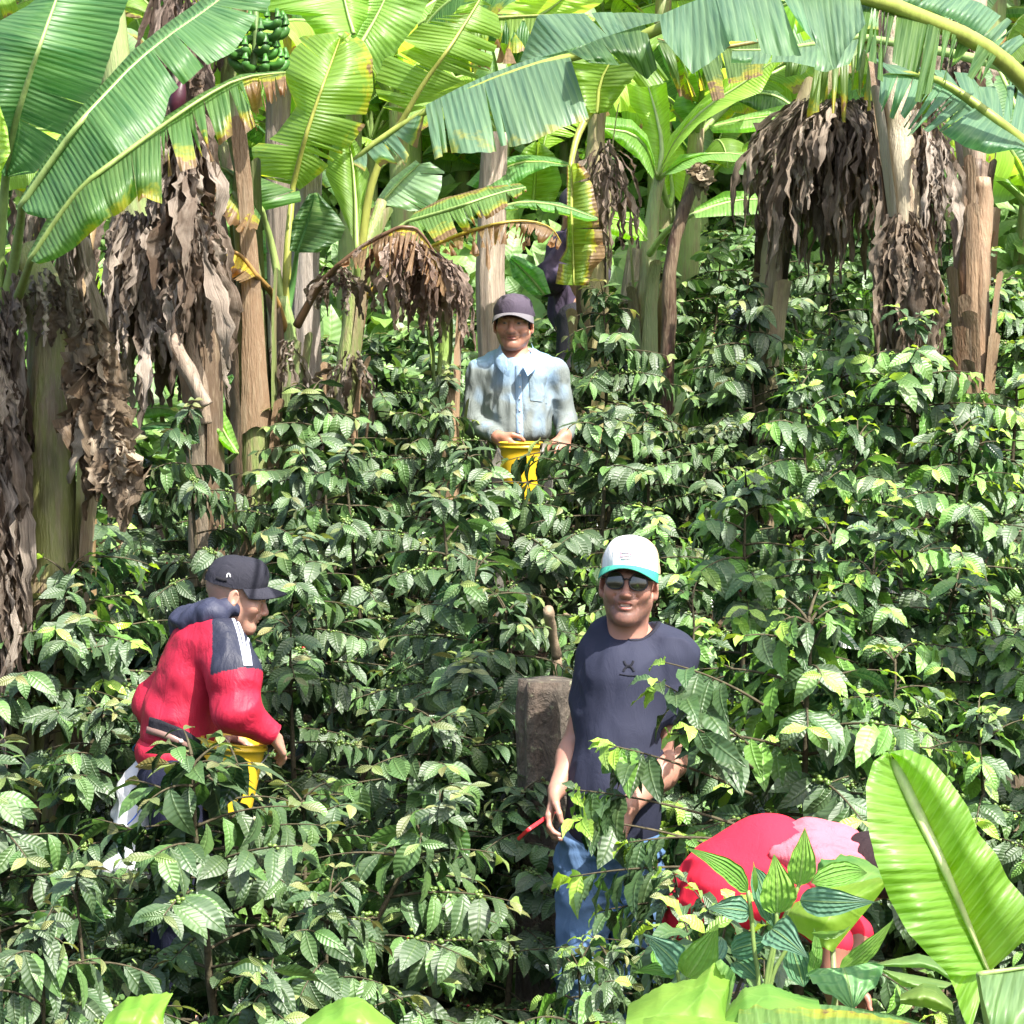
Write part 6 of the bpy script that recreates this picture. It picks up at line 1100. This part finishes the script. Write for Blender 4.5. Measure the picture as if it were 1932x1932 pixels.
    f = Field(*bounds([at(205, 1420, d), at(300, 1670, d)], .14), .006); f.cap(at(275, 1430, d+.02), at(262, 1530, d), .016, .045, .03); f.cap(at(262, 1520, d), at(255, 1630, d), .05, .062, .03); f.cap(at(252, 1475, d+.03), at(218, 1535, d+.03), .014, .018, .02); f.cap(at(250, 1500, d+.02), at(238, 1560, d), .02, .04, .03); f.cap(at(225, 1640, d), at(285, 1650, d), .05, .045, .03); f.cap(at(275, 1450, d), at(240, 1490, d), .03, .035, .03)
    sV, sQ = f.mesh(); sV = wrinkle(relax(sV, sQ, 2), sQ, .008, 12, 44, (1, 1, .35)); z = np.clip((at(0, 1620, d)[2]-sV[:, 2])/.08, 0, 1)[:, None]; mk('bag', sV, sQ, mat_cloth('woven_plastic', .5, 350, .12, .008, .4), sk_, None, np.array((.70, .71, .72))*(1-z)+np.array((.34, .31, .27))*z); Bs = bvh(sV, sQ)
    v_, q_, _ = tube(smooth_line(ats([(278, 1425, d-.03), (272, 1450, d-.06), (270, 1480, d-.08), (274, 1500, d-.09), (266, 1525, d-.10), (252, 1545, d-.09), (240, 1556, d-.08)]), 30), .0022, 6); mk('string', v_, q_, M_PLAST, sk_, None, np.tile(np.array((.02, .08, .45)), (len(v_), 1)))
    v_, q_, _ = tube(smooth_line(ats([(290, 1370, d+.0), (272, 1378, d+.02), (262, 1400, d+.04), (245, 1415, d+.05), (268, 1420, d+.03)]), 24), .0025, 6); mk('string', v_, q_, M_PLAST, sk_, None, np.tile(np.array((.02, .14, .32)), (len(v_), 1)))
person_red()
# ------------------------------------------------------------ person bending in bright red
def person_bend():
    d = 6.9; g0 = gbase(1400, 1800, d); R_ = root('person', g0+[0, 0, .04], 'person in bright red bent double into the coffee, pink cloth over the neck', 'person'); gz = g0[2]+.04
    hip, mid, shd = at(1322, 1758, d+.05), at(1400, 1680, d), at(1490, 1668, d); hd = at(1612, 1640, d-.05)
    kA, kB = at(1290, 1900, d-.12), at(1300, 1905, d+.15); kA[2] = kB[2] = gz+.48; aA = np.array([kA[0]-.03, kA[1], gz+.09]); aB = np.array([kB[0]-.03, kB[1], gz+.09]); sN = at(1500, 1690, d-.16); sF = at(1500, 1680, d+.16); eN = at(1575, 1775, d-.18); wN = at(1570, 1860, d-.2); eF = at(1615, 1760, d+.15); wF = at(1600, 1850, d+.1)
    f = Field(*bounds([hip, mid, shd, hd, kA, aA, aB, sN, sF, eN, wN, wF], .2), .010); f.chain([hip, mid, shd], [.08, .10, .10], .05); f.cap(shd, hd, .05, .05, .03); f.ell(hd+[.02, 0, 0], (.105, .08, .085), .02)
    for h_, k_, a_ in ((hip+[0.05, -.09, -.04], kA, aA), (hip+[0.05, .09, -.04], kB, aB)): f.chain([h_, k_, a_], [.08, .052, .036], .03); f.cap(a_, a_+[.14, 0, -.055], .034, .03, .02)
    f.chain([sN, eN, wN], [.05, .04, .028], .02).chain([sF, eF, wF], [.05, .04, .028], .02)
    for w_ in (wN, wF): hand(f, w_, None, (.4, 0, -1), (.3, .4, .4), (.6, -.6, .2), (.6, .2, .4), 1.0)
    bV, bQ = f.mesh(); mk('body', relax(bV, bQ, 1), bQ, MSKIN, R_, None, np.tile(np.array((.28, .13, .085)), (len(bV), 1)))
    f = Field(*bounds([at(1240, 1740, d), at(1600, 1640, d), sN, sF, eN], .2), .007)
    f.chain([at(1268, 1755, d+.02), at(1310, 1720, d), at(1370, 1670, d), at(1450, 1645, d), at(1510, 1665, d)], [.030, .070, .112, .136, .118], .05); f.cap(at(1380, 1690, d-.06), at(1480, 1680, d-.08), .10, .11, .05); f.cap(at(1380, 1690, d+.06), at(1480, 1670, d+.08), .10, .11, .05); f.chain([sN, eN], [.062, .046], .03).chain([sF, eF], [.062, .046], .03)
    V, Q = f.mesh(); V = relax(V, Q, 3); wk = np.clip((at(1370, 0, d)[0]-V[:, 0])/.15, 0, 1); V2 = wrinkle(V, Q, .008, 16, 6, (.4, 1, 1)); V = V+(V2-V)*(.12+.88*wk)[:, None]; mk('shirt', V, Q, MTEE, R_, None, np.tile(np.array((.66, .018, .045)), (len(V), 1)))
    f = Field(*bounds([at(1465, 1600, d), at(1615, 1640, d)], .30), .007); f.chain([at(1486, 1607, d-.06), at(1520, 1605, d-.02), at(1560, 1618, d), at(1592, 1630, d-.02)], [.03, .070, .078, .070], .05); f.chain([at(1470, 1612, d-.15), at(1530, 1622, d-.15), at(1590, 1640, d-.12)], [.02, .055, .058], .05); f.ell(at(1545, 1642, d-.07), (.115, .13, .088), .03); f.cap(at(1500, 1590, d-.05), at(1530, 1572, d-.04), .014, .022, .02)
    V, Q = f.mesh(); V = wrinkle(relax(V, Q, 1), Q, .008, 18, 9, (.35, 1, 1)); mk('neck_cloth', V, Q, MCLOTH, R_, None, np.tile(np.array((.62, .13, .17)), (len(V), 1)))
    f = Field(*bounds([hd-.02, at(1650, 1640, d)], .16), .006); f.ell(hd+[.045, 0, .012], (.105, .092, .085), .02); f.cap(hd+[.09, -.05, -.03], hd+[.16, -.05, -.05], .03, .015, .03); V, Q = f.mesh(); mk('dark_hat', relax(V, Q, 1), Q, MCLOTH, R_, None, np.tile(np.array((.022, .012, .014)), (len(V), 1)))
    f = Field(*bounds([hip, kA, kB, aA, aB], .16), .009); f.ell(hip+[.05, 0, -.02], (.10, .13, .08), .03)
    for h_, k_, a_ in ((hip+[0.05, -.09, -.04], kA, aA), (hip+[0, .09, 0], kB, aB)): f.chain([h_, k_, a_], [.09, .07, .055], .03)
    V, Q = f.mesh(); mk('trousers', relax(V, Q, 1), Q, MCLOTH, R_, None, np.tile(np.array((.02, .022, .035)), (len(V), 1)))
person_bend()
def person_far():
    d = 13.8; g0 = gbase(1060, 640, d); R_ = root('person', g0+[0, 0, .04], 'person in a dark purple top almost hidden behind the yellowing banana leaf', 'person'); gz = g0[2]+.04
    hc = at(1092, 400, d); hR = Rm(.9, .2, 0); V, Q, T = head_mesh((.33, .16, .10), (.28, .1, .08), (.2, .1, .07), (.012, .01, .01), wide=1.0, h=.005); V = V@hR.T+hc
    sN, eN, wN = at(1068, 462, d-.1), at(1034, 525, d-.12), at(1075, 520, d-.25); sF, eF, wF = at(1100, 462, d+.14), at(1125, 520, d+.14), at(1110, 530, d-.1); hip = at(1083, 600, d); kA, kB = at(1070, 700, d-.08), at(1098, 700, d+.08); aA = np.array([kA[0], kA[1], gz+.08]); aB = np.array([kB[0], kB[1], gz+.08])
    f = Field(*bounds([sN, sF, eN, wN, wF, hip, aA, aB], .2), .011); f.ell(at(1085, 490, d), (.10, .13, .16), .05); f.cap(at(1085, 540, d), hip, .10, .11, .04); f.cap(at(1090, 430, d), at(1085, 470, d), .05, .07, .03)
    for h_, k_, a_ in ((hip+[0, -.08, 0], kA, aA), (hip+[0, .08, 0], kB, aB)): f.chain([h_, k_, a_], [.075, .05, .036], .03); f.cap(a_, a_+[.12, 0, -.05], .034, .03, .02)
    f.chain([sN, eN, wN], [.05, .04, .028], .02).chain([sF, eF, wF], [.05, .04, .028], .02)
    for w_ in (wN, wF): hand(f, w_, None, (.5, -.3, -.8), (.3, .4, .4), (.6, -.6, .2), (.6, .2, .4), 1.0)
    bV, bQ = f.mesh(); JV, JQ, JT = join((V, Q, T), (bV, bQ, (.33, .16, .10))); mk('body', JV, JQ, MSKIN, R_, None, JT)
    f = Field(*bounds([sN, sF, eN, eF, wN, hip], .16), .008); f.ell(at(1085, 490, d), (.12, .15, .17), .05); f.cap(at(1085, 540, d), at(1083, 590, d), .12, .12, .04); f.chain([sN, eN, wN+(eN-wN)*.2], [.07, .068, .045], .03).chain([sF, eF, wF], [.07, .06, .045], .03); V, Q = f.mesh(); V = wrinkle(relax(V, Q, 1), Q, .014, 13, 3); mk('shirt', V, Q, MCLOTH, R_, None, np.tile(np.array((.06, .045, .075)), (len(V), 1)))
    f = Field(*bounds([hip, aA, aB], .16), .010); f.ell(hip, (.11, .13, .09), .03)
    for h_, k_, a_ in ((hip+[0, -.08, 0], kA, aA), (hip+[0, .08, 0], kB, aB)): f.chain([h_, k_, a_], [.085, .065, .05], .03)
    V, Q = f.mesh(); mk('trousers', relax(V, Q, 1), Q, MCLOTH, R_, None, np.tile(np.array((.02, .02, .025)), (len(V), 1))); cap_parts(R_, hR, hc+[0, 0, .002], (.03, .03, .04), (.03, .03, .04), (.03, .03, .04), w_=1.05)
person_far()
# ------------------------------------------------------------ sprigs reaching in front of the people
def sprigs(host, kind, rows, ls=1.0, seed=1):
    rng = np.random.default_rng(seed); al, ab, asx = Acc(), Acc(), Acc()
    for r_ in rows: branch_leaves(rng, at(*r_[0]), at(*r_[1]), al, ab, asx, kind, ls, .3, .03, r_[2] if len(r_) > 2 else .30, .005)
    bpy.context.view_layer.update(); Mi = np.array(host.matrix_world.inverted())
    for ac, nm, m in ((al, 'foliage', MC), (asx, 'branch', M_BARK)):
        ac.V = [v@Mi[:3, :3].T+Mi[:3, 3] for v in ac.V]; ac.mk(nm, m, host, local=True)
HB = {o['label'][:44]: o for o in bpy.data.objects if o.get('category') == 'coffee bush'}
def host(t): return [o for kx, o in HB.items() if kx.startswith(t[:44])][0]
sprigs(host('large coffee bush right beside the person in the navy'), 'wavy', [((1430, 1420, 7.7), (1232, 1280, 7.45)), ((1440, 1330, 7.6), (1255, 1250, 7.5)), ((1420, 1500, 7.6), (1145, 1405, 7.45), .68), ((1400, 1560, 7.5), (1085, 1490, 7.45), .70), ((1390, 1610, 7.5), (1090, 1545, 7.4), .70), ((1420, 1450, 7.6), (1300, 1370, 7.4)), ((1400, 1590, 7.4), (1185, 1590, 7.35), .6), ((1380, 1640, 7.3), (1075, 1655, 7.35)), ((1400, 1700, 7.2), (1130, 1720, 7.3)), ((1380, 1690, 7.2), (1250, 1650, 7.2))], 1.02, 3)
sprigs(host('coffee bush in front of the yellow bucket'), 'broad', [((1100, 900, 11.5), (905, 930, 11.5)), ((1100, 850, 11.5), (960, 868, 11.5)), ((1120, 860, 11.5), (1020, 830, 11.5)), ((1100, 930, 11.5), (985, 955, 11.5))], 1.0, 4)
sprigs(host('coffee bush with broad leaves in front of th'), 'broad', [((440, 1560, 7.4), (225, 1570, 7.4)), ((440, 1500, 7.4), (320, 1440, 7.5)),  ((450, 1450, 7.5), (420, 1390, 7.5)), ((450, 1600, 7.3), (280, 1640, 7.3))], 1.15, 5)
sprigs(host('low coffee bush between the blue jeans'), 'wavy', [((1330, 1900, 6.3), (1290, 1735, 6.3)), ((1330, 1850, 6.3), (1235, 1750, 6.4)), ((1350, 1850, 6.3), (1380, 1705, 6.3)), ((1380, 1900, 6.2), (1460, 1720, 6.2)), ((1300, 1880, 6.3), (1330, 1760, 6.2)), ((1380, 1860, 6.2), (1420, 1760, 6.2))], 1.0, 6)
# ------------------------------------------------------------ near plants along the bottom
FG = 'plants in the foreground'
BL = root('banana_sucker', gbase(1870, 1990, 5.0), 'young banana sucker with one big upright light green leaf at the right, nearest the camera', 'banana sucker', FG)
mm = k(8, (1240, 535), (1380, 830), (1520, 1120), (1650, 1430), (1750, 1665))
add_leaf(BL, mm, [5.05, 4.95, 5.0], [
 dict(bot=k(8, (1225, 520), (1150, 570), (1110, 700), (1120, 900), (1160, 1080), (1230, 1280), (1330, 1460), (1450, 1590), (1560, 1690)), d1=[5.0, 4.85, 4.9], bulge=.03, rag=.008),
 dict(bot=k(8, (1240, 520), (1330, 505), (1450, 560), (1540, 660), (1640, 800), (1700, 950), (1790, 1050), (1850, 1180), (1940, 1280), (2020, 1420)), d1=[5.0, 4.9, 4.95], bulge=.03, rag=.008),
 dict(top=k(8, (1650, 1430), (1750, 1665)), bot=k(8, (1520, 1650), (1570, 1750), (1600, 1860), (1650, 1990)), d0=5.0, d1=4.9, bulge=0)], (.14, .31, .022), .014, (.62, .72, .30), [(1885, 2040, 5.05), (1880, 1930, 5.03), (1866, 1835, 5.0)], 70)
add_leaf(BL, k(8, (1700, 1675), (1800, 1660), (2020, 1630)), 4.75, [dict(bot=k(8, (1720, 1800), (1770, 1990), (2020, 1990)), d1=4.6, bulge=.05), dict(bot=k(8, (1712, 1670), (1850, 1640), (2020, 1600)), d1=4.85)], (.16, .27, .12), .006, None, [(1895, 2040, 4.8), (1870, 1960, 4.8), (1847, 1838, 4.75)], 71)
BE = root('banana_sucker', gbase(1600, 1990, 4.9), 'banana leaf lying across the bottom edge with a burnt brown rim', 'banana leaf', FG)
add_leaf(BE, k(8, (440, 1990), (900, 2010), (1500, 2050)), 4.7, [dict(bot=k(8, (455, 1850), (540, 1822), (700, 1835), (1000, 1850), (1300, 1905), (1560, 1990)), d1=4.9, brown=.22, rag=.10, bulge=.02), dict(bot=k(8, (500, 1835), (650, 1818), (1000, 1835), (1300, 1890), (1560, 1975)), d1=5.0, tint=(.10, .24, .08))], (.14, .24, .06), .008, None, None, 72)
def broad(parent, top, bot, d0, d1, tint, seed=0, bulge=.05, name='leaf', vein=True):
    a = Acc(); blade_panel(a, top, bot, d0, d1, 0, seed, bulge, 0, tint, rag=.05)
    o = a.mk(name, MT, parent); me = o.data; V = np.array([v.co[:] for v in me.vertices])+wloc(parent); return o
TA = root('broad_leaved_plant', gbase(1290, 1990, 4.9), 'broad light green leaves at the bottom below the ribbed shrub', 'broad leaved plant', FG)
broad(TA, k(8, (-140, 1990), (100, 1990), (400, 1990)), k(8, (-120, 1830), (60, 1720), (240, 1690), (330, 1600), (420, 1680), (380, 1880)), 4.8, 5.0, (.13, .28, .03), 1)
broad(TA, k(8, (380, 1990), (600, 1960), (900, 1960)), k(8, (390, 1850), (480, 1740), (600, 1715), (740, 1770), (865, 1800)), 4.8, 5.05, (.09, .25, .045), 2)
broad(TA, k(8, (-60, 1990), (200, 2010), (460, 2010)), k(8, (-40, 1900), (100, 1880), (250, 1890), (450, 1925)), 4.6, 4.7, (.13, .29, .03), 3)
broad(TA, k(8, (335, 1610), (350, 1800), (390, 1900)), k(8, (360, 1595), (425, 1650), (440, 1680)), 5.0, 4.95, (.10, .22, .08), 4, .0)
TB = root('broad_leaved_plant', gbase(1560, 1900, 5.7), 'large folded yellow green leaf behind the ribbed shrub, in front of the pink cloth', 'broad leaved plant', FG)
broad(TB, k(8, (940, 1560), (1050, 1420), (1160, 1290), (1225, 1200)), k(8, (860, 1520), (720, 1430), (700, 1350), (760, 1280), (880, 1230), (1000, 1210), (1180, 1170)), 5.7, 5.8, (.15, .28, .02), 5, .05)
broad(TB, k(8, (1225, 1200), (1100, 1280), (930, 1340)), k(8, (1185, 1130), (1100, 1070), (980, 1045), (940, 1075), (870, 1070), (840, 1200)), 5.8, 5.95, (.06, .19, .05), 6, .05)
V, Q, uv = tube(smooth_line(np.array([gbase(1585, 1950, 5.7), at(1580, 1890, 5.7), at(1571, 1790, 5.72)]), 12), .006, 8); Acc().add(V, Q, uv, (.20, .22, .10)).mk('stalk', M_RIB, TB)
TC = root('broad_leaved_plant', gbase(1740, 1950, 5.6), 'grey green broad leaves half hidden beside the big upright banana leaf', 'broad leaved plant', FG)
broad(TC, k(8, (1570, 1720), (1450, 1640), (1330, 1640), (1160, 1630)), k(8, (1560, 1650), (1480, 1590), (1380, 1565), (1230, 1600), (1160, 1620)), 5.7, 5.8, (.07, .16, .06), 7)
broad(TC, k(8, (1570, 1720), (1430, 1690), (1200, 1650)), k(8, (1500, 1760), (1300, 1740), (1170, 1640)), 5.7, 5.6, (.07, .16, .06), 8)
broad(TC, k(8, (1560, 1820), (1450, 1700), (1290, 1780)), k(8, (1570, 1890), (1420, 1850), (1290, 1830)), 5.55, 5.5, (.06, .13, .03), 9)
TL = root('broad_leaved_plant', gbase(270, 1990, 4.9), 'bright pointed leaf poking up at the bottom edge, lower left', 'broad leaved plant', FG)
broad(TL, k(6, (500, 1990), (720, 1990), (860, 1990)), k(6, (560, 1880), (660, 1790), (860, 1762), (900, 1770), (840, 1880)), 4.9, 5.0, (.15, .33, .03), 10, .04)
TM = root('broad_leaved_plant', gbase(660, 1990, 4.9), 'bright rounded leaf rising from the bottom edge left of the bare soil', 'broad leaved plant', FG)
broad(TM, k(6, (1540, 2000), (1800, 2010), (2080, 2010)), k(6, (1570, 1925), (1680, 1840), (1790, 1785), (1880, 1790), (1960, 1860), (2060, 1940)), 4.9, 5.0, (.15, .33, .04), 11, .05)
# ribbed leaf shrub
def ribbed(parent, b, t, wpx, d, tint, tilt=0.0, fold=.25, droop=.5, dd=.0, shape=1.0):
    (bx, by), (tx, ty) = k(8, b, t); A_, B_ = at(bx, by, d), at(tx, ty, d+dd); D = B_-A_; L = np.linalg.norm(D); view = np.array([0, -1, .25]); N = view-(view@D)*D/L**2; wpx = wpx*1.32; N /= np.linalg.norm(N); Sd = np.cross(D/L, N); N = N*math.cos(tilt)+Sd*math.sin(tilt); Sd = np.cross(D/L, N)
    n, m = 22, 11; s = np.linspace(0, 1, n)[:, None]; v = np.linspace(-1, 1, m)[None]; hw = np.interp(s[:, 0], [0, .04, .15, .35, .6, .82, 1], [.04, .35*shape, .80*shape**.5, 1, .82, .38, .01])[:, None]*wpx*.5*.3638/F*d
    x = s*L+0*v; y = hw*v; z = droop*L*.28*(np.sin(s*math.pi*.9))+fold*np.abs(y)*.9-.10*L*s**3+.004*np.sin(s*26)*np.abs(v)*hw/.04
    V = A_+x[..., None]*D/L+y[..., None]*Sd+z[..., None]*N; uv = np.stack([x, np.broadcast_to(v, x.shape), 0*x], -1).reshape(-1, 3); return Acc().add(V.reshape(-1, 3), grid_q(n, m), uv, tint).mk('leaf', MS, parent)
def twig(parent, P, r, d): V, Q, uv = tube(smooth_line(np.array([at(*p, d) for p in k(8, *P)]), 16), r, 8); Acc().add(V, Q, uv, (.20, .30, .08)).mk('stem', M_RIB, parent)
SH = root('ribbed_leaf_shrub', gbase(1445, 1900, 5.4), 'shrub with pointed deeply ribbed leaves in front of the person in bright red', 'shrub', FG)
lt, dk_, gy, md = (.20, .38, .06), (.07, .18, .085), (.11, .23, .15), (.13, .30, .045)
for P in (((590, 1900), (590, 1700), (640, 1480), (720, 1320), (770, 1200)), ((540, 1900), (560, 1700), (530, 1540), (520, 1370), (500, 1240)), ((620, 1900), (610, 1700), (720, 1510)), ((600, 1750), (645, 1500), (650, 1350))): twig(SH, P, .0045, 5.4)
for a_ in (((500, 1240), (190, 1015), 92, md, .3, -.1), ((640, 1430), (528, 1100), 105, dk_, 0, .12), ((650, 1360), (640, 1058), 150, lt, .1, -.03), ((765, 1215), (797, 920), 115, lt, 0, -.03), ((770, 1290), (1150, 1302), 120, gy, .1, -.08), ((830, 1200), (1130, 1140), 105, md, -.3, .08), ((505, 1350), (300, 1330), 110, gy, .2, -.05), ((625, 1440), (800, 1575), 150, gy, 0, -.14), ((520, 1375), (310, 1352), 60, lt, .9, .02), ((540, 1250), (530, 1090), 22, lt, 0, 0), ((830, 1460), (1040, 1430), 45, lt, .8, .03), ((980, 1650), (1255, 1400), 80, lt, .2, -.05), ((820, 1700), (850, 1430), 60, md, .4, .05), ((790, 1740), (720, 1520), 120, dk_, 0, .1), ((600, 1500), (400, 1560), 110, dk_, .2, .1), ((555, 1700), (420, 1600), 110, dk_, .3, .1)): ribbed(SH, a_[0], a_[1], a_[2], 5.4, a_[3], a_[4], dd=a_[5])
ribbed(SH, (995, 1640), (1045, 1850), 285, 5.2, (.16, .34, .13), 0, .12, .5, -.08, 1.9); twig(SH, ((930, 1900), (960, 1760), (985, 1650)), .005, 5.2)
S2 = root('ribbed_leaf_shrub', gbase(1285, 1950, 5.5), 'smaller shrub with ribbed leaves left of the larger one, above the broad leaves', 'shrub', FG)
for P in (((140, 1900), (150, 1750), (130, 1640)), ((200, 1900), (190, 1740), (185, 1690))): twig(S2, P, .004, 5.5)
for a_ in (((185, 1690), (345, 1420), 150, lt, .1, -.05), ((140, 1640), (-30, 1470), 130, gy, .2, -.08), ((150, 1660), (170, 1520), 40, lt, .3, 0), ((260, 1650), (370, 1470), 120, gy, -.2, .1), ((120, 1680), (-90, 1660), 70, md, .6, -.05), ((80, 1690), (20, 1540), 90, md, .2, .1)): ribbed(S2, a_[0], a_[1], a_[2], 5.5, a_[3], a_[4], dd=a_[5])
